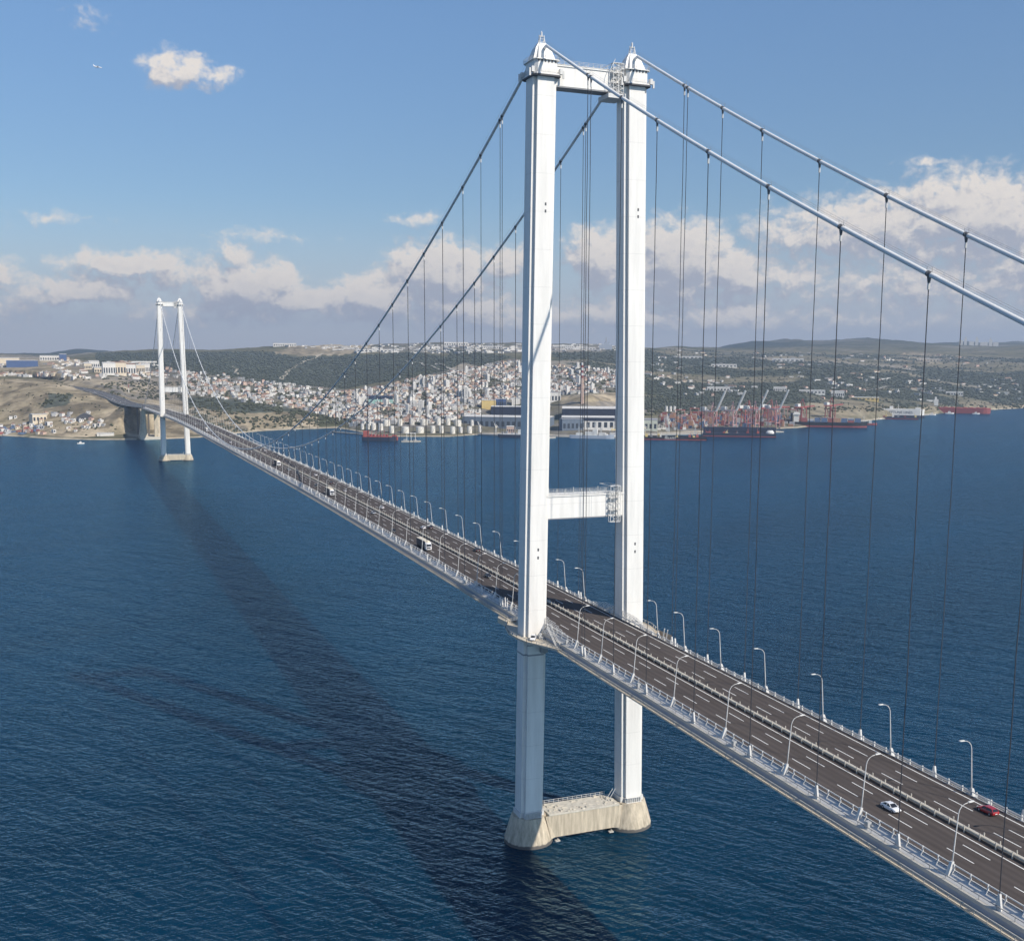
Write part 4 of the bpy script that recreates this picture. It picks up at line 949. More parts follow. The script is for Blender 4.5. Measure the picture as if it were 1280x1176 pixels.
for nm, where, poly, n, (sa, sb) in TOWNS:
    for _ in range(n):
        u, y = rand_in(poly)
        if nm == 'centre' and fbm(np.array([u / 22.]), np.array([y / 6.]), 3, 5)[0] > .62: continue
        if nm in ('east', 'west') and fbm(np.array([u / 38.]), np.array([y / 7.]), 3, 15)[0] < .53: continue
        p = at(u, y); look = random.randrange(len(LOOK))
        if nm == 'ridge': look = random.choice((0, 1, 6, 4))
        wx = random.uniform(sa, sb); wy = random.uniform(6, 11); h = random.choice((3, 4, 5, 6, 6, 8)) if nm in ('centre', 'headland') else random.uniform(3, 7)
        if nm == 'centre' and random.random() < .025: h = random.uniform(15, 24); look = 0
        rz = face_rz(p) + 3.2 * (fbm(np.array([u / 30.]), np.array([y / 9.]), 2, 61)[0] - .5) + random.choice((0, 0, 1.5708)) + random.uniform(-.08, .08)
        cands.append((h * wx / dist(p) ** 2, nm, where, p, look, wx, wy, h, rz))
cands.sort(key=lambda c: -c[0])
protos = {}
stuffv = MB()
def q5(v, s): return round(v / s) * s
for i, (_, nm, where, p, look, wx, wy, h, rz) in enumerate(cands):
    word, wmat, rmat, pit = LOOK[look]
    if i < 290:
        wx, wy, h = max(q5(wx, 4), 8), max(q5(wy, 4), 8), max(q5(h, 3), 3); key = (look, wx, wy, h)
        roofw = 'red-roofed' if pit else ('grey-roofed' if rmat is M_rg else 'flat-roofed')
        lab = f'small {word} {roofw} {"block" if h > 15 else "house"} {where}'
        if key not in protos:
            o = house_mesh('house', wx, wy, h, wmat, rmat, pit).build('house', [wmat, rmat, M_win]); protos[key] = o
        else:
            o = protos[key].copy(); COL.objects.link(o)
        o.location = p; o.rotation_euler = (0, 0, rz); tag(o, lab, 'house', f'{word} {roofw} houses {where}')
    else:
        c, s_ = math.cos(rz), math.sin(rz); o0 = len(stuffv.v); mi = {M_w1: 0, M_w2: 1, M_w3: 2, M_w4: 3}[wmat]; ri = 4 if rmat is M_rt else (5 if rmat is M_rg else 6)
        t_ = MB(); t_.box(-wx / 2, wx / 2, -wy / 2, wy / 2, -4, h, mi)
        if pit: t_.add([(-wx / 2, -wy / 2, h + .01), (wx / 2, -wy / 2, h + .01), (wx / 2, wy / 2, h + .01), (-wx / 2, wy / 2, h + .01), (-wx / 3, 0, h + 2.6), (wx / 3, 0, h + 2.6)], [(0, 1, 5, 4), (1, 2, 5), (2, 3, 4, 5), (3, 0, 4)], ri)
        else: t_.box(-wx / 2 - .2, wx / 2 + .2, -wy / 2 - .2, wy / 2 + .2, h, h + .4, ri)
        t_.box(-wx / 2 + 1, -wx / 2 + 2.5, -wy / 2 - .08, -wy / 2, 1, h - 1, 7); t_.box(wx / 2 - 3, wx / 2 - 1.5, -wy / 2 - .08, -wy / 2, 1, h - 1, 7)
        stuffv.v += [(p[0] + c * x - s_ * y, p[1] + s_ * x + c * y, p[2] + z) for x, y, z in t_.v]
        stuffv.f += [tuple(o0 + k for k in f) for f in t_.f]; stuffv.m += t_.m
so_ = stuffv.build('house', [M_w1, M_w2, M_w3, M_w4, M_rt, M_rg, M_rw, M_win]); tag(so_, 'mass of tiny houses too far to tell apart filling the distant hillside towns', 'houses', None, 'stuff')

# ------------------------------------------------------------------ woodland and scrub: two masses of small leafy clumps
def clumps(name, n, polys, rmin, rmax, m, label, ymax=999, thin=None):
    vs, fs = [], []; base = np.array([(0, 0, 1), (.9, 0, .35), (.28, .85, .45), (-.72, .53, .3), (-.72, -.53, .42), (.28, -.85, .3), (.5, .4, -.5), (-.5, .1, -.5), (.1, -.5, -.5)])
    tri = [(0, 1, 2), (0, 2, 3), (0, 3, 4), (0, 4, 5), (0, 5, 1), (1, 6, 2), (2, 6, 7), (2, 7, 3), (3, 7, 4), (4, 7, 8), (4, 8, 5), (5, 8, 1), (1, 8, 6)]
    areas = [max(1, (max(p[0] for p in q) - min(p[0] for p in q)) * (max(p[1] for p in q) - min(p[1] for p in q))) for q in polys]
    k = 0
    while k < n:
        q = random.choices(polys, areas)[0]; u, y = rand_in(q)
        if thin and fbm(np.array([u / 12.]), np.array([y / 4.]), 3, 77)[0] < thin: k += .2; continue
        p = at(u, y)
        if name == 'woodland' and u > 700 and fbm(np.array([p[0] / 330]), np.array([p[1] / 330]), 5, 91)[0] > .575 and random.random() < .85: k += .15; continue
        r = random.uniform(rmin, rmax) * (1 + (dist(p) > 4500) * .5)
        jit = base * (1 + (rng.random(base.shape) - .5) * .6); a = random.uniform(0, 6.28); ca_, sa_ = math.cos(a), math.sin(a)
        o = len(vs)
        for (x, yv, z) in jit: vs.append((p[0] + r * (ca_ * x - sa_ * yv), p[1] + r * (sa_ * x + ca_ * yv), p[2] + r * (.25 + z * .75)))
        fs += [(o + a_, o + b_, o + c_) for a_, b_, c_ in tri]; k += 1
    b = MB(); b.v = vs; b.f = fs; b.m = [0] * len(fs); o = b.build(name, m); tag(o, label, 'woodland', None, 'stuff'); return o
clumps('woodland', 18000, FOREST[:2] + [FOREST[4]], 2.4, 5.0, M_leaf, 'dark green woodland covering the far hills as one mass')
clumps('scrub', 5200, [TOWNS[0][2], TOWNS[1][2], FOREST[2], FOREST[3], DRY[1], TOWNS[5][2], [(90, 470), (230, 478), (228, 500), (150, 498)], [(790, 512), (1290, 505), (1290, 511), (790, 520)], [(300, 500), (440, 526), (430, 532), (320, 520)]], 2.2, 5.0, M_leaf2, 'dark trees and scrub scattered through the far shore towns as one mass', thin=.42)
clumps('scrub', 300, [DRY[0], DRY[1]], 1.2, 3.2, M_leaf2, 'low dry bushes dotted over the tan headland slopes', thin=.5)

# ------------------------------------------------------------------ larger single buildings
def shed(name, u, y, w, d, h, label, cat, wallm, roofm, rz=0.0, winm=None, ridge=2.5, bays=8, band=None, lift=0.0):
    p = at(u, y); t = thing(name, label, cat, (p[0], p[1], p[2] + lift), face_rz(p) + rz)
    b = MB(); b.box(-w / 2, w / 2, 0, d, -6, h)
    for k in range(bays + 1): x = -w / 2 + k * w / bays; b.box(x - .4, x + .4, -.35, 0, -6, h)
    wl_ = b.build('wall', wallm, t)
    r = MB(); r.add([(-w / 2 - .6, -.8, h), (w / 2 + .6, -.8, h), (w / 2 + .6, d + .8, h), (-w / 2 - .6, d + .8, h), (-w / 2 - .6, d / 2, h + ridge), (w / 2 + .6, d / 2, h + ridge)],
                    [(0, 1, 5, 4), (2, 3, 4, 5), (1, 2, 5), (3, 0, 4), (0, 3, 2, 1)]); r.build('roof', roofm, t)
    if winm:
        g = MB()
        for k in range(bays): x = -w / 2 + (k + .5) * w / bays; g.box(x - w / bays * .28, x + w / bays * .28, -.12, -.02, h * .18, h * .62)
        g.build('window', winm, t)
    if band: g = MB(); g.box(-w / 2 - .1, w / 2 + .1, -.5, -.02, h * .72, h * .98); g.build('fascia', band, t)
    return t
PXM = lambda D: D / FPX
shed('shipyard_hall', 632, 536, 205, 70, 27, 'long slate-blue shipyard hall with pale roof on the quay left of the near tower', 'factory hall', mat('slate_cladding', (.13, .165, .215), .6, var=.12, vs=.08), M_rw, -.22, M_win, 3, 16)
shed('shipyard_hall', 650, 522, 150, 60, 27, 'navy flat shipyard hall standing behind the slate-blue one', 'factory hall', M_navy, M_rw, -.1, None, 2, 10)
shed('shipyard_hall', 735, 537, 118, 60, 27, 'pale shipyard hall with tall windows seen between the tower legs', 'factory hall', M_w1, M_rw, 0, M_win, 3, 9, M_navy)
shed('shipyard_hall', 716, 538, 48, 30, 25, 'dark slate hall in front of the pale one between the tower legs', 'factory hall', mat('slate_cladding', (0, 0, 0)), M_grey, .25, M_win, 2, 5)
shed('shipyard_hall', 741, 523, 150, 50, 24, 'navy hall with sawtooth roof below the tan mound', 'factory hall', M_navy, M_rw, 0, None, 5, 10)
shed('shipyard_hall', 805, 538, 60, 40, 24, 'pale green hall beside the right tower leg', 'factory hall', mat('sage_cladding', (.48, .50, .43), .7, var=.1, vs=.1), M_rg, 0, M_win, 3, 6)
shed('warehouse', 611, 512, 36, 30, 24, 'yellow warehouse behind the shipyard halls', 'warehouse', M_yel, M_rw, 0, None, 1, 5)
shed('warehouse', 626, 508, 28, 30, 20, 'blue striped warehouse beside the yellow one', 'warehouse', M_blue, M_rw, 0, M_win, 1, 5)
shed('warehouse', 645, 506, 22, 26, 18, 'white warehouse beside the left tower leg', 'warehouse', M_w1, M_rw, 0, None, 1, 4)
shed('warehouse', 691, 503, 42, 40, 26, 'white block beside the tan mound', 'warehouse', M_w1, M_rg, 0, M_win, 1, 5)
shed('warehouse', 476, 506, 62, 30, 20, 'long pale teal warehouse with navy roof in the middle of the town', 'warehouse', M_teal, M_navy, 0, None, 3, 8, M_navy)
shed('warehouse', 28, 459, 96, 50, 22, 'long blue factory on the plain at the far left', 'factory', M_blue, M_rw, 0, None, 2, 8)
shed('warehouse', 12, 454, 70, 40, 20, 'long cream factory behind the blue one at the far left', 'factory', M_w2, M_rw, 0, None, 2, 8)
shed('warehouse', 62, 451, 72, 40, 20, 'white factory on the skyline left of the distant tower', 'factory', M_w1, M_rw, 0, M_win, 2, 8)
shed('warehouse', 79, 451, 26, 30, 26, 'dark blue factory block beside the white skyline factory', 'factory', M_blue, M_rw, 0, None, 2, 4)
for (u, y, w, h, lab) in ((356, 433, 120, 16, 'long white warehouse at the left end of the ridge top'), (452, 431, 150, 16, 'long pale warehouse on the ridge top above the forest road'), (470, 440, 190, 12, 'long low white warehouse at the edge of the ridge forest'),
                          (570, 432, 130, 18, 'broad pale warehouse on the ridge right of the upper cable'), (615, 436, 110, 14, 'white warehouse in the cluster on the ridge skyline'), (704, 436, 110, 18, 'white warehouse on the ridge between the tower legs'), (725, 437, 160, 10, 'low white warehouse terrace on the ridge between the legs')):
    shed('warehouse', u, y, w, 60, h, lab, 'warehouse', M_w1, M_rw, 0, M_win, 2, 10)
for (u, y, w, h, lab, mm) in ((898, 489, 70, 12, 'long white shed in the woods above the cranes', M_w1), (1047, 496, 40, 18, 'big white box building on the slope above the container ship', M_w1), (1015, 492, 80, 10, 'long white greenhouse shed above the red cranes', M_w1), (905, 459, 110, 12, 'white estate on the wooded hill above the cranes', M_w1),
                          (985, 452, 150, 14, 'long pale factory high on the wooded hill', M_w1), (1080, 500, 90, 8, 'low yellow shed on the slope behind the white car carrier', M_yel), (1193, 494, 60, 12, 'white sheds with dark shadow above the red ship', M_w1), (860, 448, 150, 10, 'thin white terrace high on the wooded ridge', M_w1),
                          (1160, 452, 120, 14, 'pale estate high on the hill above the car carrier', M_w2), (975, 489, 40, 12, 'white shed at the woodland edge above the cranes', M_w1)):
    shed('warehouse', u, y, w, 30, h, lab, 'warehouse', mm, M_rw, 0, M_win, 1.5, 7)
# apartment row by the distant tower
for k, (u, y, w, h) in enumerate(((137, 469, 34, 34), (149, 469, 40, 36), (162, 469, 36, 32), (176, 467, 24, 26), (183, 466, 22, 26), (126, 466, 34, 14), (118, 460, 30, 20), (110, 462, 22, 18))):
    shed('apartment_block', u, y, w, 24, h, ('pale' if k % 2 else 'white') + f' apartment block, {ordw(k + 1)} of the cluster left of the distant tower', 'apartment block', M_w1 if k % 2 == 0 else M_w2, M_rt if k in (1, 2) else M_rw, .15, M_win, 3, 5)
shed('batching_plant', 50, 528, 30, 18, 17, 'tan concrete plant block at the foot of the headland', 'building', M_w2, M_rw, .4, M_win, 1, 4)
shed('site_office', 134, 545, 26, 10, 6, 'long white site cabin by the shore left of the bridge pier', 'cabin', M_w1, M_rw, 0, None, 1, 5)
shed('site_office', 126, 545, 14, 10, 6, 'short white site cabin by the shore, left of the long one', 'cabin', M_w1, M_rw, 0, None, 1, 3)
# tall tower blocks and chimney, mosque
for (u, y, h, lab) in ((582.5, 500, 36, 'slender white tower block standing above the harbour roofs'), (526, 484, 34, 'narrow white tower block in the middle of the town'), (531, 484, 30, 'narrow white tower block right beside its twin in the town'), (425, 526, 60, 'tall thin leaning mast above the jetty')):
    p = at(u, y); t = thing('tower_block', lab, 'tower block', tuple(p), face_rz(p)); b = MB(); w = 5 if h < 50 else 1.2
    if h < 50: b.box(-w, w, 0, 10, -4, h); b.box(-w * .5, w * .5, 2, 7, h, h + 3); b.build('wall', M_w1, t); g = MB(); [g.box(-w * .7, w * .7, -.1, 0, 2 + k * 3.2, 3.2 + k * 3.2) for k in range(int(h / 3.4))]; g.build('window', M_win, t)
    else:
        t.name = 'mast'; t['category'] = 'mast'
        b.tube([(0, 0, -3), (-4, 0, 30), (-9, 0, h)], [1.6, 1.2, .5], 8); b.box(-3, 3, -3, 3, -3, 4); b.build('pole', M_galv, t)
p = at(727.5, 504); t = thing('chimney', 'tall power station chimney with red and white bands at the top', 'chimney', tuple(p), .0001)
h0 = 50 * PXM(dist(p)); b = MB(); b.cone((0, 0), 4.6, 3.8, -5, h0 * .62, 20); b.build('shaft', M_w3, t)
for k in range(6):
    z0 = h0 * (.62 + k * .38 / 6); z1 = h0 * (.62 + (k + 1) * .38 / 6); b = MB(); b.cone((0, 0), 3.8 - k * .1, 3.7 - k * .1, z0, z1, 20); b.build('painted_band', M_cr if k % 2 == 0 else M_w1, t)
# striped red post by the motorway
p = at(161, 491); t = thing('mast', 'short red and white mast beside the approach motorway', 'mast', tuple(p), .0001); b = MB(); b.cone((0, 0), 1.3, .8, -2, 12, 8); b.build('lower_pole', M_w1, t); b = MB(); b.cone((0, 0), .9, .6, 12, 22, 8); b.build('upper_pole', M_cr, t)
# hilltop landmark
p = at(757, 437); t = thing('tower_block', 'blue-grey block with a spire on the ridge skyline between the legs', 'building', tuple(p), face_rz(p)); b = MB(); b.box(-35, 35, 0, 40, -8, 26); b.box(-8, 22, 5, 25, 26, 40); b.build('wall', M_girder, t); b = MB(); b.cone((2, 12), 3, .5, 40, 70, 8); b.build('spire', M_grey, t)
p = at(1222, 432); t = thing('factory', 'pale factory stacks on the hill crest at the far right', 'factory', tuple(p), face_rz(p)); b = MB(); [b.box(x, x + w, 0, 30, -10, h) for x, w, h in ((-150, 30, 45), (-110, 22, 62), (-70, 40, 34), (-20, 24, 58), (20, 60, 30), (90, 26, 50), (125, 40, 28))]; b.build('wall', M_w1, t); b = MB(); [b.box(x, x + 12, 4, 16, z, z + 14) for x, z in ((-105, 62), (-15, 58), (95, 50))]; b.build('roof', M_rw, t)
# far viaduct
p0 = at(124, 459); p1 = at(190, 459)
D_ = 4400.0
def atD(u, y, D): r = ray(u, y); k = D / math.hypot(r[0], r[1]); return CAM + r * k
a0, a1 = atD(122, 452.5, D_), atD(196, 452.5, D_)
t = thing('viaduct', 'far motorway viaduct on a row of piers behind the apartment blocks', 'viaduct', tuple(a0))
b = MB(); b.bar(a0, a1, 12, 6); b.build('deck', M_w1, t)
for k in range(11):
    q = a0 + (a1 - a0) * (k + .5) / 11; zb = hland(q[0], q[1]) - 3; b = MB()
    if zb < q[2] - 4: b.box(q[0] - 3, q[0] + 3, q[1] - 3, q[1] + 3, zb, q[2] - 2); b.build('pier', M_w1, t)

# ------------------------------------------------------------------ tank farm
def make_tank(r, h, m):
    t = thing('storage_tank', 'tank', 'storage tank', (0, 0, 0), .0001, 'storage tanks on the quay')
    b = MB(); b.cone((0, 0), r, r, -3, h, 20)
    for k in range(1, 5): b.cone((0, 0), r + .12, r + .12, h * k / 5 - .15, h * k / 5 + .15, 20)
    b.build('shell', m, t); b = MB(); b.cone((0, 0), r + .3, r * .1, h, h + r * .16, 20); b.build('roof', M_rw, t)
    b = MB(); n = 10
    for k in range(n): b.bar((r * 1.02 * math.cos(-2.2 + k * .14), r * 1.02 * math.sin(-2.2 + k * .14), h * k / n), (r * 1.02 * math.cos(-2.2 + k * .14 + .14), r * 1.02 * math.sin(-2.2 + k * .14 + .14), h * (k + 1) / n), .5)
    b.build('stair', M_grey, t); return t
tankA = make_tank(5.4, 15, M_tank); tankB = make_tank(8.6, 13, M_tank); tankC = make_tank(3.8, 13, M_w1)
TK = [(453, 537, 'C'), (460, 537, 'C'), (467, 537.5, 'A'), (476, 538, 'A'), (490, 541, 'A'), (507, 541, 'B'), (525, 541, 'B'), (541, 541, 'A'), (552, 541, 'A'), (566, 542, 'A'), (576, 541, 'C'), (587, 541.5, 'A'), (600, 540, 'C'), (483, 532, 'B'), (500, 532, 'A'), (515, 531, 'A'), (530, 531, 'B'), (548, 531, 'A'), (560, 531, 'A'), (572, 532, 'B'), (590, 532, 'C'), (470, 527, 'A'), (520, 524, 'A'), (535, 524, 'C'), (833, 514, 'C'), (838, 514, 'C'), (843, 514, 'C')]
used = set()
for k, (u, y, c) in enumerate(TK):
    src = {'A': tankA, 'B': tankB, 'C': tankC}[c]; look = {'A': 'tall white', 'B': 'broad cream', 'C': 'slim white'}[c]
    row = 'front' if y > 535 else ('middle' if y > 528 else 'rear')
    n = sum(1 for j, t_ in enumerate(TK[:k]) if t_[2] == c and ((t_[1] > 535) == (y > 535)) and ((t_[1] > 528) == (y > 528))) + 1
    lab = f'{look} storage tank, {ordw(n)} such from the left in the {row} row' if u < 800 else f'{look} tank at the edge of the woods, {ordw(int((u - 828) / 5))} of three'
    p = at(u, y); p[2] = max(p[2], 1.5)
    if c not in used: used.add(c); src.location = p; src['label'] = lab
    else: copy_tree(src, tuple(p), .0001, lab)

# ------------------------------------------------------------------ quays, cranes, containers
def quay(u0, y0, u1, y1, w, label, h=2.6):
    a, c = at(u0, y0), at(u1, y1); t = MB(); t.bar((a[0], a[1], h / 2 - 1.5), (c[0], c[1], h / 2 - 1.5), w, h + 3); o = t.build('quay', M_quay); tag(o, label, 'quay'); return o
quay(600, 542, 690, 548, 26, 'grey quay edge in front of the slate-blue hall'); quay(690, 545.5, 800, 548, 26, 'grey quay between the tower legs'); quay(800, 544, 975, 540, 30, 'grey container quay below the cranes'); quay(975, 533, 1080, 526, 26, 'grey quay behind the black container ship')
quay(415, 540.5, 470, 545, 7, 'low pier running out to the red tanker'); quay(1065, 521, 1162, 518.5, 18, 'pier in front of the white car carrier')
def make_crane(label, boom_up, red):
    m = M_crane if red else M_cranep
    t = thing('container_crane', label, 'harbour crane', (0, 0, 0), .0001, 'container cranes on the quay')
    b = MB()
    for x in (-9, 9):
        for y in (0, 22): b.bar((x, y, 0), (x * .8, y, 44), 1.8)
        b.bar((x, 0, 12), (x, 22, 12), 1.4); b.bar((x, 0, 12), (x * .8, 22, 44), .8); b.bar((x * .8, 0, 44), (x * .8, 22, 44), 1.4)
    for y in (0, 22): b.bar((-9, y, 12), (9, y, 12), 1.4); b.bar((-7.2, y, 44), (7.2, y, 44), 1.4); b.bar((-9, y, 12), (7.2, y, 44), .7)
    b.build('portal_frame', m, t)
    a = MB(); a.bar((-7, 6, 44), (0, 6, 66), 1.3); a.bar((7, 6, 44), (0, 6, 66), 1.3); a.bar((0, 6, 66), (0, 32, 46), .6); a.build('apex_frame', m, t)
    g = MB()
    for x in (-2.4, 2.4): g.bar((x, -4, 45.5), (x, 40, 45.5), 1.3, 2.2)
    for k in range(10): g.bar((-2.4, k * 4, 45.5), (2.4, k * 4, 45.5), .7)
    g.build('girder', M_w1 if not red else m, t)
    h = MB(); h.box(-5, 5, 24, 36, 47, 54); h.build('machinery_house', M_w1, t)
    c = MB(); e = (0, -26, 92) if boom_up else (0, -48, 47)
    for x in (-2.0, 2.0): c.bar((x, -4, 45.5), (x + e[0], e[1], e[2]), 2.0, 2.6)
    for k in range(1, 9): f = k / 9; c.bar((-2, -4 + (e[1] + 4) * f, 45.5 + (e[2] - 45.5) * f), (2, -4 + (e[1] + 4) * f, 45.5 + (e[2] - 45.5) * f), .8)
    c.build('boom', M_w1 if boom_up else m, t)
    k = MB(); k.box(-1.4, 1.4, 1, 4, 39.5, 42.5); k.build('operator_cab', M_w1, t)
    w = MB()
    for x in (-9, 9):
        for y in (0, 22): w.box(x - 3, x + 3, y - .8, y + .8, -2.5, .6)
    w.build('bogie', M_dark, t)
    return t
cu = make_crane('red and white container crane with raised white boom, leftmost of the row', True, False); cr_ = make_crane('dark red container crane with lowered boom, behind the container ship bridge', False, True)
firstu = firstr = True
for u, y, up, turn, lab in ((893, 540, True, 1.05, None), (918, 539, True, 1.05, 'red and white container crane with raised white boom, second of the row'), (946, 537, True, 1.05, 'red and white container crane with raised white boom, third of the row'), (972, 536, True, 1.05, 'red and white container crane with raised white boom, at the right end of the row'),
                            (938, 533, False, 2.2, None), (1004, 529, False, 2.6, 'dark red container crane over the stern half of the black ship'), (1040, 526, False, 2.6, 'dark red container crane over the bow half of the black ship'), (966, 530, False, 2.2, 'dark red container crane squeezed behind the fourth raised boom')):
    p = at(u, y); p[2] = 3.0
    src = cu if up else cr_
    isf = firstu if up else firstr
    if isf:
        src.location = p; src.rotation_euler = (0, 0, face_rz(p) + turn)
        if up: firstu = False
        else: firstr = False
    else: copy_tree(src, tuple(p), face_rz(p) + turn, lab)
# container stacks
cs = {}
CN = [('orange', M_or), ('red', M_cr), ('blue', M_cb), ('grey', M_cg), ('orange', M_or)]
for k in range(170):
    u = random.uniform(826, 990); y = random.uniform(519, 537 - (u - 826) * .025); p = at(u, y); p[2] = max(p[2], 2.0)
    wd, m = random.choice(CN); n = random.randint(2, 5); rows = random.randint(1, 3)
    if (wd, n, rows) not in cs:
        b = MB()
        for i in range(n):
            for j in range(rows): b.box(-6.05, 6.05, j * 2.6, j * 2.6 + 2.44, i * 2.62, i * 2.62 + 2.58)
        o = b.build('container_stack', m); cs[(wd, n, rows)] = o
    else: o = cs[(wd, n, rows)].copy(); COL.objects.link(o)
    o.location = p; o.rotation_euler = (0, 0, face_rz(p) + random.choice((0, 0, 1.57)) - .15); tag(o, f'{wd} stack of shipping containers in the yard below the cranes', 'container stack', f'{wd} container stacks in the yard')
for k in range(26):
    u = random.uniform(0, 52); y = random.uniform(534, 544); p = at(u, y); p[2] = max(p[2], 1.2); wd, m = random.choice(CN[1:4])
    b = MB(); n = random.randint(1, 2)
    for i in range(n): b.box(-6.05, 6.05, 0, 2.44, i * 2.62, i * 2.62 + 2.58)
    o = b.build('container_stack', m); o.location = p; o.rotation_euler = (0, 0, face_rz(p) + random.choice((0, .4, 1.2))); tag(o, f'{wd} shipping containers on the shore at the far left', 'container stack', f'{wd} containers on the left shore')
for k in range(18):
    u = random.uniform(800, 880); y = random.uniform(529, 540); p = at(u, y); p[2] = max(p[2], 2); b = MB(); h = random.uniform(6, 20)
    b.bar((-2, 0, 0), (-1.4, 0, h), .9); b.bar((2, 0, 0), (1.4, 0, h), .9); b.bar((-1.4, 0, h), (1.4, 0, h), .9); b.box(-4, 4, -2, 3, 0, h * .35); b.bar((0, 0, h), (random.uniform(-9, 9), 0, h * 1.3), .7)
    o = b.build('yard_hoist', random.choice((M_galv, M_crane, M_w1, M_dark))); o.location = p; o.rotation_euler = (0, 0, face_rz(p)); tag(o, 'small hoist among the clutter of the repair yard behind the lettered dock', 'hoist', 'hoists in the repair yard')
yg = None
for k, (u, y) in enumerate(((850, 523), (868, 521), (884, 524), (902, 520), (921, 523), (940, 519), (958, 522), (975, 518), (858, 530), (905, 528), (990, 522))):
    p = at(u, y); p[2] = max(p[2], 2)
    lab = f'pink yard gantry straddling the container stacks, {ordw(k % 8 + 1)} from the left in the ' + ('rear' if k < 8 else 'front') + ' line'
    if yg is None:
        yg = thing('yard_gantry', lab, 'yard crane', tuple(p), face_rz(p), 'yard gantries over the container stacks'); b = MB(); ORG[yg.name] = (0, 0, 0)
        for x in (-11, 11):
            for yy in (-5, 5): b.bar((x, yy, 0), (x, yy, 21), 1.1)
            b.bar((x, -5, 2), (x, 5, 2), 1.2); b.bar((x, -5, 21), (x, 5, 21), 1.0)
        b.build('portal_frame', M_cranep, yg); b = MB()
        for yy in (-3.4, 3.4): b.bar((-13, yy, 21.5), (13, yy, 21.5), 1.4, 1.8)
        b.build('girder', M_crane, yg); b = MB(); b.box(-2, 3, -3, 3, 22, 25); b.build('trolley', M_w1, yg)
    else: copy_tree(yg, tuple(p), face_rz(p), lab)
for nm, w, pts in (('dirt_track', 16, ((350, 475), (358, 467), (369, 458), (382, 451), (396, 446), (404, 442))), ('dirt_track', 9, ((291, 458), (297, 462), (294, 466), (300, 470))), ('hill_road', 12, ((508, 451), (530, 457), (552, 463), (580, 470))), ('hill_road', 14, ((545, 455), (560, 460), (575, 468))),
                   ('hill_road', 10, ((808, 458), (840, 456), (870, 459), (905, 453))), ('hill_road', 12, ((935, 446), (980, 450), (1010, 452), (1060, 458))), ('hill_road', 14, ((1085, 488), (1110, 483), (1150, 482))), ('dirt_track', 20, ((1130, 452), (1170, 450), (1230, 453)))):
    q = [at(u, y) for u, y in pts]; b = MB(); fine = []
    for a, c in zip(q[:-1], q[1:]):
        for k in range(14): p = a + (c - a) * k / 14; p[2] = hland(p[0], p[1]) + 1.6; fine.append(p)
    for a, c in zip(fine[:-1], fine[1:]):
        d = c - a; n = np.array([d[1], -d[0], 0]); n = n / (np.linalg.norm(n) + 1e-9) * w / 2; b.add([a - n, a + n, c + n, c - n], [(0, 1, 2, 3)])
    o = b.build(nm, M_sand if nm == 'dirt_track' else M_quay); structure(o)
for (u, y, h) in ((620, 543, 26), (600, 540, 24), (836, 543, 44), (869, 543, 30), (882, 543, 32), (806, 544, 26)):
    p = at(u, y); t = thing('dock_crane', {620: 'thin pale jib crane on the quay before the slate-blue hall', 600: 'thin pale jib crane at the end of the tank row', 836: 'tall white jib crane above the lettered dock', 869: 'white jib crane at the right end of the lettered dock', 882: 'white jib crane between the two docks', 806: 'pale jib crane beside the right tower leg'}[u], 'crane', (p[0], p[1], 2), face_rz(p)); b = MB()
    b.bar((-2, 0, 0), (0, 0, h * .55), 1.2); b.bar((2, 0, 0), (0, 0, h * .55), 1.2); b.build('pedestal', M_galv, t); b = MB(); b.bar((0, 0, h * .5), (-5, 0, h), 1.3); b.bar((0, 0, h * .75), (5, 0, h * .55), .9); b.build('jib', M_w1, t); b = MB(); b.box(-1.6, 2.6, -1.5, 1.5, h * .48, h * .62); b.build('cab', M_cream, t)

# ------------------------------------------------------------------ ships (local x along the hull, bow at +x)
def hull(b, Ln, Bm, z0, z1, bow=.16, stern=.04, flare=1.0, mi=0, bowrise=0.0):
    st = [(-.5, .82), (-.5 + stern, .97), (-.2, 1), (.5 - bow, 1), (.5 - bow * .5, .72), (.5 - bow * .15, .3), (.5, .03)]
    rings = []
    for zz, k in ((z0, 0), (z1, 1)):
        ring = [(x * Ln * (1 if not k else 1.012), -w * Bm / 2 * (flare if k else 1), zz + (bowrise if k and x > .35 else 0)) for x, w in st] + [(x * Ln * (1 if not k else 1.012), w * Bm / 2 * (flare if k else 1), zz + (bowrise if k and x > .35 else 0)) for x, w in st[::-1]]
        rings.append(ring)
    b.loft(rings, mi)
def ship(name, u, y, rz, label, cat='ship'):
    p = at(u, y); p[2] = 0; return thing(name, label, cat, tuple(p), face_rz(p) + rz), dist(p)
def text_obj(name, s, size, m, parent, loc, rot):
    cu_ = bpy.data.curves.new(name, 'FONT'); cu_.body = s; cu_.size = size; cu_.extrude = .05; cu_.align_x = 'CENTER'
    o = bpy.data.objects.new(name, cu_); COL.objects.link(o); dg = bpy.context.evaluated_depsgraph_get(); me_ = bpy.data.meshes.new_from_object(o.evaluated_get(dg))
    bpy.data.objects.remove(o); me_.materials.clear(); me_.materials.append(m)
    q = bpy.data.objects.new(name, me_); COL.objects.link(q); q.parent = parent; q.location = loc; q.rotation_euler = rot; return q
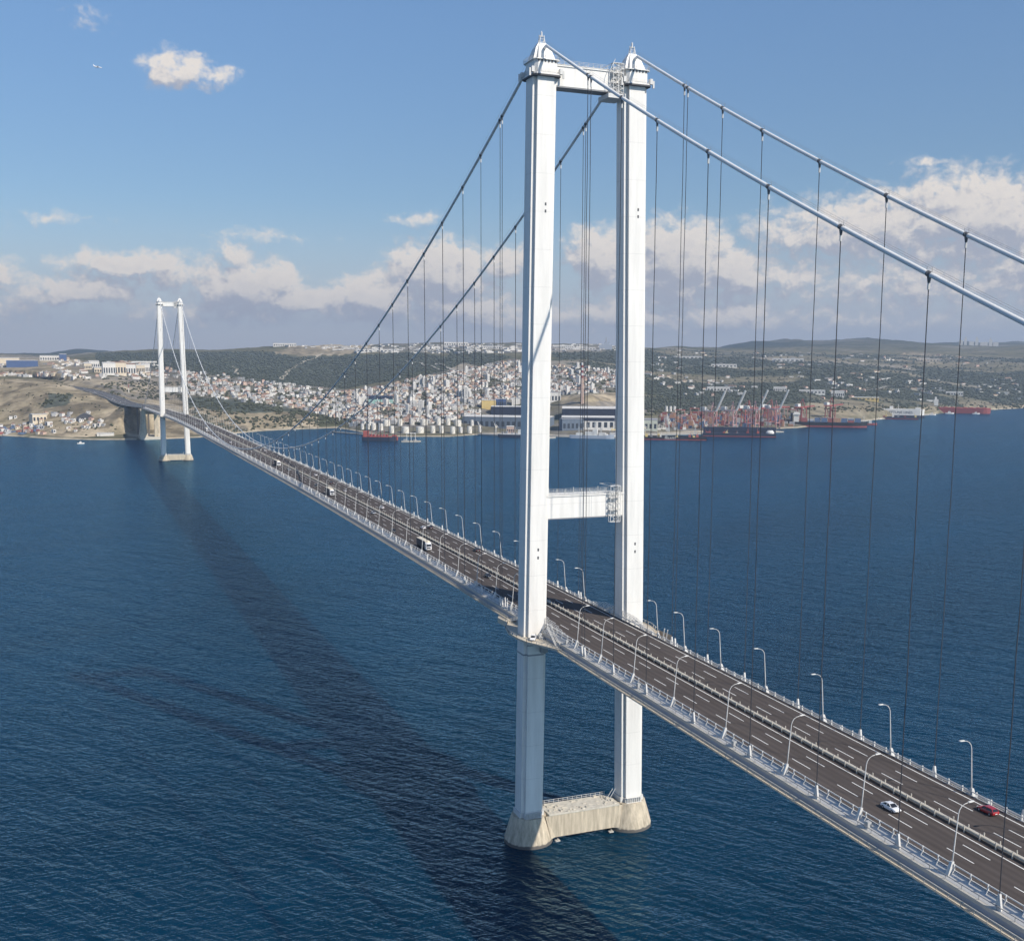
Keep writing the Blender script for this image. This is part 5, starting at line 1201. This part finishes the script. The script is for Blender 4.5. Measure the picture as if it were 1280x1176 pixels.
# black container ship
t, D_ = ship('container_ship', 1030, 533.5, 0.0, 'black container ship with red waterline and stacked boxes alongside the quay'); Ls = 100 * PXM(D_)
b = MB(); hull(b, Ls, 26, 4.0, 12, bowrise=2.5); h_ = b.build('hull', M_black, t); b = MB(); hull(b, Ls * .99, 25.5, -2, 4.0); b.build('waterline', M_redh, h_)
b = MB(); b.box(-Ls * .36, -Ls * .30, -11, 11, 12, 36); b.box(-Ls * .37, -Ls * .29, -13, 13, 30, 33); b.build('bridge_house', M_w1, t); b = MB(); b.box(-Ls * .40, -Ls * .375, -3, 3, 12, 34); b.build('funnel', M_navy, t)
for k in range(9):
    x0 = -Ls * .27 + k * Ls * .078
    for j, yy in enumerate((-11, -5.5, 0, 5.5)):
        b = MB(); hh = random.randint(1, 4) * 2.6; b.box(x0, x0 + Ls * .07, yy, yy + 5, 12.2, 12.2 + hh); b.build('container_bay', random.choice((M_cb, M_cr, M_or, M_cg, M_cr, M_cb)), t)
b = MB(); b.bar((Ls * .46, 0, 14), (Ls * .46, 0, 28), .8); b.bar((-Ls * .33, 0, 36), (-Ls * .33, 0, 46), .7); b.build('mast', M_w1, t)
# white car carrier
t, D_ = ship('car_carrier', 1119, 518.5, 0.0, 'long white car carrier with lettering on its side, berthed before the hills'); Ls = 66 * PXM(D_)
b = MB(); hull(b, Ls, 28, -1, 8, bow=.10); b.build('hull', M_navy, t); b = MB(); hull(b, Ls * .985, 27.5, 8.0, 26, bow=.07); sup = b.build('superstructure', M_w1, t)
b = MB(); b.box(Ls * .34, Ls * .43, -12, 12, 26, 30); b.box(-Ls * .1, -Ls * .04, -5, 5, 26, 34); b.bar((Ls * .38, 0, 30), (Ls * .38, 0, 40), .9); b.bar((Ls * .05, 0, 26), (Ls * .05, 0, 40), 1.2); b.build('deckhouse', M_w1, t)
b = MB(); b.box(-Ls * .235, -Ls * .215, -13.95, -13.0, 5, 26); b.build('ramp_tower', M_navy, t)
text_obj('lettering', 'NEPTUNE LINES', 10.5, M_navy, t, (Ls * .07, -13.95, 13), (R(90), 0, 0))
# red ship at far right
t, D_ = ship('bulk_ship', 1201, 516.5, 0.0, 'long dark red empty ship lying low before the sandy shore at far right'); Ls = 64 * PXM(D_)
b = MB(); hull(b, Ls, 26, -1, 17, bow=.12); b.build('hull', M_redh, t); b = MB(); hull(b, Ls * .97, 24, 17, 18.2); b.build('deck', M_reddk, t); b = MB(); b.box(-Ls * .47, -Ls * .40, -10, 10, 18, 44); b.box(-Ls * .46, -Ls * .43, -4, 4, 44, 52); b.build('bridge_house', M_w1, t)
b = MB(); [b.box(-Ls * .3 + k * Ls * .11, -Ls * .3 + k * Ls * .11 + Ls * .07, -8, 8, 18, 19.6) for k in range(7)]; b.build('hatch', M_reddk, t)
# floating docks
def dock(u, y, wpx, label, letters=None, wall=9, m=M_black):
    t, D_ = ship('floating_dock', u, y, 0.0, label, 'floating dock'); Ls = wpx * PXM(D_)
    b = MB(); b.box(-Ls / 2, Ls / 2, -12, 14, .4, 3.4 + wall * .25); b.build('pontoon', m, t); b = MB(); b.box(-Ls / 2 - .2, Ls / 2 + .2, -12.2, 14.2, -1.5, 1.6); b.build('waterline', M_redh, t)
    b = MB(); b.box(-Ls / 2, Ls / 2, 10, 14, 3.4, 3.4 + wall); b.build('side_wall', m, t)
    for k in range(10):
        b = MB(); x = random.uniform(-Ls * .46, Ls * .46); h = random.uniform(2, 8); b.box(x - 2.5, x + 2.5, -6, 2, 5.4, 5.4 + h); b.bar((x, 0, 5.4), (x + random.uniform(-4, 4), 0, 8 + h * 1.6), .7); b.build('deck_gear', random.choice((M_reddk, M_w1, M_grey, M_crane, M_yel)), t)
    if letters: text_obj('lettering', letters, 6.6, M_w1, t, (-Ls * .05, -12.35, 1.5), (R(90), 0, 0))
    return t, Ls
dock(842, 549.5, 80, 'black floating dock with white letters along its side and red deck gear', 'PELAPIT', 4)
t, Ls = dock(924, 545.5, 88, 'floating dock with tall navy side walls below the raised cranes', None, 16, M_navy)
b = MB(); b.loft([[(Ls * .42 + 9 * math.cos(a) * f, 9 * math.sin(a) * f, z) for a in np.linspace(0, 2 * math.pi, 12, endpoint=False)] for f, z in ((1, 4), (1, 10), (.6, 14))]); b.build('dome_house', M_w1, t)
dock(1108, 522.3, 72, 'long navy floating dock carrying small craft before the car carrier', None, 3, M_navy)
# red and black tanker by the tank farm
t, D_ = ship('tanker', 475, 551, .18, 'small tanker with black hull and bright red deck beside the tank farm'); Ls = 44 * PXM(D_)
t.rotation_euler = (0, 0, face_rz(t.location) - .25); b = MB(); hull(b, Ls, 15, -1, 8.0, bow=.2, bowrise=2.0); b.build('hull', M_navy, t); b = MB(); hull(b, Ls * .97, 14.2, 8.0, 9.4); b.box(Ls * .36, Ls * .47, -4, 4, 9, 12); b.build('deck', M_reddk, t)
b = MB(); b.box(-Ls * .46, -Ls * .33, -6, 6, 9.4, 20); b.build('bridge_house', M_reddk, t); b = MB(); [b.cone((-Ls * .25 + k * Ls * .09, 0), 2.6, 2.6, 9.4, 13, 10) for k in range(6)]; [b.bar((-Ls * .25 + k * Ls * .12, -2, 9.4), (-Ls * .22 + k * Ls * .12, 0, 21), .6) for k in range(5)]; b.build('deck_tank', M_redh, t)
b = MB(); b.box(Ls * .485, Ls * .512, -2.6, 2.6, 1.5, 8.5); b.build('bow_patch', M_reddk, t)
# work barge with canopy
t, D_ = ship('work_barge', 514, 552.5, 0, 'low pale work barge with a white canopy beside the tanker', 'barge'); Ls = 24 * PXM(D_); b = MB(); b.box(-Ls / 2, Ls / 2, -7, 7, -1, 2.6); b.build('pontoon', M_quay, t); b = MB(); b.box(-Ls * .25, Ls * .25, -5, 5, 17, 18); [b.bar((x, yy, 2.5), (x, yy, 17.2), .8) for x in (-Ls * .22, 0, Ls * .22) for yy in (-4, 4)]; b.build('canopy', M_w1, t); b = MB(); b.box(-Ls * .4, -Ls * .2, -4, 2, 2.6, 6); b.box(.1 * Ls, .3 * Ls, -3, 3, 2.6, 5); b.build('deck_gear', M_grey, t)
# ferry/work ship left of the leg, naval grey ship between legs
t, D_ = ship('supply_ship', 641, 546.5, -.25, 'grey supply ship with white rails at the quay left of the near tower'); Ls = 36 * PXM(D_); b = MB(); hull(b, Ls, 13, -1, 6, bowrise=2); b.build('hull', M_navy, t); b = MB(); hull(b, Ls * .98, 13, 6, 7.6, bowrise=2); b.box(Ls * .2, Ls * .32, -5, 5, 7, 16); b.bar((Ls * .1, 0, 7), (Ls * .1, 0, 22), .7); b.build('bulwark', M_w1, t); b = MB(); [b.box(x * Ls, x * Ls + 4, -3, 3, 7, 7 + h) for x, h in ((-.4, 4), (-.25, 6), (-.05, 3), (.36, 5))]; b.build('deck_gear', M_grey, t)
shed('red_house', 638, 541.5, 16, 10, 15, 'pinkish red quayside house behind the grey supply ship', 'house', M_w3, M_rw, 0, M_win, 1.5, 4)
t, D_ = ship('naval_ship', 740, 548, -.2, 'grey warship with tall masts moored between the tower legs'); Ls = 56 * PXM(D_); b = MB(); hull(b, Ls, 13, -1, 6.5, bowrise=2.0); b.build('hull', M_girder, t); b = MB(); [b.box(x * Ls, x * Ls + w, -4.5, 4.5, 6, z) for x, w, z in ((-.36, 14, 11), (-.15, 20, 14), (.02, 10, 19), (.16, 14, 12), (.26, 8, 10))]; b.build('superstructure', M_w1, t)
for x, z in ((-.3, 24), (-.1, 32), (.06, 36), (.2, 26)): b = MB(); b.bar((x * Ls - 2, 0, 8), (x * Ls, 0, z), .8); b.bar((x * Ls + 2, 0, 8), (x * Ls, 0, z), .8); b.bar((x * Ls - 3, 0, z * .8), (x * Ls + 3, 0, z * .8), .6); b.build('mast', M_galv, t)
t, D_ = ship('ferry', 772, 547, 0.1, 'white ferry with yellow top beside the right tower leg', 'ferry'); Ls = 28 * PXM(D_); b = MB(); hull(b, Ls, 12, -1, 5, bowrise=1); b.build('hull', M_w1, t); b = MB(); b.box(-Ls * .35, Ls * .25, -5, 5, 5, 11); b.build('cabin', M_w4, t); b = MB(); b.box(-Ls * .3, Ls * .15, -4, 4, 16, 18); [b.bar((x * Ls, 0, 10), (x * Ls, 0, 24), .8) for x in (-.25, 0, .2)]; b.build('canopy', M_yel, t)
# small craft
def small_boat(name, u, y, Ln, label, rz=0):
    t, D_ = ship(name, u, y, rz, label, 'boat'); b = MB(); hull(b, Ln, Ln * .32, -.4, Ln * .12, bow=.3, bowrise=Ln * .04); b.build('hull', M_w1, t); b = MB(); b.box(-Ln * .2, Ln * .12, -Ln * .1, Ln * .1, Ln * .1, Ln * .3); b.build('cabin', M_w1, t); b = MB(); b.bar((0, 0, Ln * .3), (0, 0, Ln * .5), Ln * .03); b.build('mast', M_galv, t); return t
small_boat('motor_boat', 101, 554.7, 13, 'tiny white boat alone on the water left of the distant tower'); small_boat('motor_boat', 1265 - 78, 517.2, 26, 'small white boat beside the long red ship'); small_boat('motor_boat', 1220, 517.6, 22, 'small dark boat under the bow of the long red ship')
t, D_ = ship('tug_boat', 1088, 531.2, 0, 'small red and white tug just ahead of the black container ship', 'tug'); Ls = 15 * PXM(D_); b = MB(); hull(b, Ls, 9, -.5, 4, bow=.3, bowrise=1.5); b.build('hull', M_redh, t); b = MB(); b.box(-4, 3, -3, 3, 4, 12); b.build('wheelhouse', M_w1, t); b = MB(); b.bar((-6, 0, 4), (-6, 0, 11), 1.4); b.build('funnel', M_yel, t)
small_boat('motor_boat', 1165, 519, 24, 'white boat at the right end of the navy floating dock'); small_boat('motor_boat', 1098, 521.8, 18, 'white boat lying at the navy floating dock, nearest its left end')

# ------------------------------------------------------------------ bridge landfall: piers, anchor block, approach motorway
t = thing('anchor_block', 'tan concrete anchorage with splayed legs under the bridge landfall', 'anchorage', (0, 2110, 0))
for x in (-17, 17):
    b = MB()
    b.loft([[(x + sx * w, 2095 + sy * d, z) for sx, sy in ((-1, -1), (1, -1), (1, 1), (-1, 1))] for w, d, z in ((9, 26, -3), (8, 22, 6), (5, 12, 30), (4.2, 7, 52), (5, 8, 60.5))]); b.build('leg', M_conc, t)
b = MB(); b.box(-13, 13, 2092, 2100, 50, 58); b.build('cross_beam', M_conc, t)
b = MB(); b.box(-24, 24, 2070, 2140, -3, 5.5); b.build('footing', M_concd, t)
for y in (1985,):
    t = thing('bridge_pier', 'grey concrete pier standing in the shade of the deck at the shore', 'pier', (-4, y + 95, 0)); b = MB()
    for x in (-12, 12): b.loft([[(x - 4 + sx * w, y + 95 + sy * w, z) for sx, sy in ((-1, -1), (1, -1), (1, 1), (-1, 1))] for w, z in ((5, -4), (4, 40), (4, 59))])
    b.build('column', M_conc, t); b = MB(); b.box(-22, 14, y + 90, y + 100, 57, 60); b.build('cap_beam', M_conc, t)
vs, fs = [], []
bm_ = MB(); rm_ = MB(); bar_ = MB()
pr = []
for i, p in enumerate(cl):
    d = cl[min(i + 1, len(cl) - 1)] - cl[max(i - 1, 0)]; nrm = np.array([d[1], -d[0], 0]); nrm /= np.linalg.norm(nrm); pr.append((p, nrm))
def strip(b, o0, o1, z0):
    for (p, n), (q, m) in zip(pr[:-1], pr[1:]):
        b.add([p + n * o0 + [0, 0, z0], p + n * o1 + [0, 0, z0], q + m * o1 + [0, 0, z0], q + m * o0 + [0, 0, z0]], [(0, 1, 2, 3)])
strip(rm_, -17, 17, .05); ro = rm_.build('motorway', mat('worn_asphalt', (.115, .108, .105), .9, var=.2, vs=.05)); structure(ro)
wl_ = MB()
for o in (-17, 17, 0): strip_b = MB(); 
for (p, n), (q, m) in zip(pr[:-1], pr[1:]):
    for o in (-17, 17):
        a, c = p + n * o, q + m * o; wl_.add([a + [0, 0, -2.2], c + [0, 0, -2.2], c + [0, 0, 1.2], a + [0, 0, 1.2]], [(0, 1, 2, 3)]); wl_.bar(a + [0, 0, 1.2], c + [0, 0, 1.2], .8, .3)
    wl_.bar(p + [0, 0, .6], q + [0, 0, .6], .7, 1.0)
    wl_.add([p - n * 15 + [0, 0, -2.2], p + n * 15 + [0, 0, -2.2], q + m * 15 + [0, 0, -2.2], q - m * 15 + [0, 0, -2.2]], [(0, 3, 2, 1)])
vt = thing('approach_viaduct', 'wide approach viaduct curving from the bridge onto the dry headland', 'viaduct', (0, 2112, 64)); wl_.build('parapet', M_galv, vt)
for i in range(4, len(pr), 5):
    p, n = pr[i]; zb = hland(p[0], p[1])
    if zb < p[2] - 3:
        b = MB(); [b.box(p[0] + n[0] * o - 1.6, p[0] + n[0] * o + 1.6, p[1] + n[1] * o - 1.6, p[1] + n[1] * o + 1.6, zb - 3, p[2] - 2) for o in (-11, 0, 11)]; b.build('pier', M_conc, vt)
# vehicles on the approach
for k in range(16):
    i = random.randrange(3, len(pr) - 8); p, n = pr[i]; o = random.choice((-11, -7, 6, 10)); q = p + n * o
    c = copy_tree(random.choice((car_w, car_s, car_w)), label='tiny pale car on the approach motorway beyond the distant tower', group='tiny cars on the approach motorway'); c.location = (q[0], q[1], q[2] + .1); c.rotation_euler = (0, 0, math.atan2(n[1], n[0]) + (math.pi if o > 0 else 0)); c.scale = (1, 1, 1)
# tunnel portal canopy on the headland site
p = at(108, 524); t = thing('site_shelter', 'dark arched shelter dug into the dry headland', 'shelter', tuple(p), face_rz(p)); b = MB(); n = 12
b.loft([[(-19 + 38 * k / n + (0), y0, max(-2, 12 * math.sin(math.pi * min(k / n * .9 + .1, 1)))) for k in range(n + 1)] + [(19, y0, -3), (-19, y0, -3)] for y0 in (0, 22)]); b.build('shell', M_dark, t); b = MB(); [b.box(x, x + 3, -4, -1, 0, 2.5) for x in (-14, -4, 7)]; b.build('door', M_w1, t)

# ------------------------------------------------------------------ aeroplane
pp = CAM + ray(122, 84) / np.linalg.norm(ray(122, 84)) * 5200
t = thing('aeroplane', 'tiny white airliner high in the blue sky at upper left', 'aeroplane', tuple(pp), face_rz(pp) + .5)
b = MB(); b.tube([(-17, 0, 0), (-14, 0, .3), (12, 0, 0), (17, 0, -.5), (19, 0, -.7)], [.5, 1.8, 1.9, 1.4, .2], 10); b.build('fuselage', M_carw, t, smooth=True)
b = MB(); [b.add([(3, 0, -.6), (-3, 0, -.6), (-8, s * 17, .6), (-5.5, s * 17, .6), (3, 0, -.2), (-3, 0, -.2), (-8, s * 17, .8), (-5.5, s * 17, .8)], [(0, 1, 2, 3), (7, 6, 5, 4), (0, 3, 7, 4), (1, 5, 6, 2), (2, 6, 7, 3)]) for s in (-1, 1)]; b.build('wing', M_carw, t)
b = MB(); b.add([(-12, -.2, 1), (-17, -.2, 1), (-18.5, -.1, 7), (-16, -.1, 7), (-12, .2, 1), (-17, .2, 1), (-18.5, .1, 7), (-16, .1, 7)], [(0, 1, 2, 3), (7, 6, 5, 4), (0, 3, 7, 4), (1, 5, 6, 2), (2, 6, 7, 3)]); b.build('tail_fin', M_carw, t)
for s in (-1, 1): b = MB(); b.tube([(-1, s * 6, -1.6), (3, s * 6, -1.6)], 1.0, 8); b.build('engine', M_cars, t)

van['category'] = 'van'
# ------------------------------------------------------------------ render settings
S.view_settings.view_transform = 'Standard'; S.view_settings.look = 'None'; S.view_settings.gamma = 1.0; S.view_settings.exposure = EXPOSURE
S.view_settings.use_curve_mapping = False
S.render.engine = 'CYCLES'
S.cycles.use_denoising = True
try: S.cycles.denoiser = 'OPENIMAGEDENOISE'
except Exception: pass
S.cycles.sample_clamp_direct = 3.0; S.cycles.sample_clamp_indirect = 3.0; S.cycles.max_bounces = 5; S.cycles.diffuse_bounces = 2; S.cycles.glossy_bounces = 2; S.cycles.volume_bounces = 0
S.cycles.use_adaptive_sampling = True; S.cycles.adaptive_threshold = .02
S.render.film_transparent = False
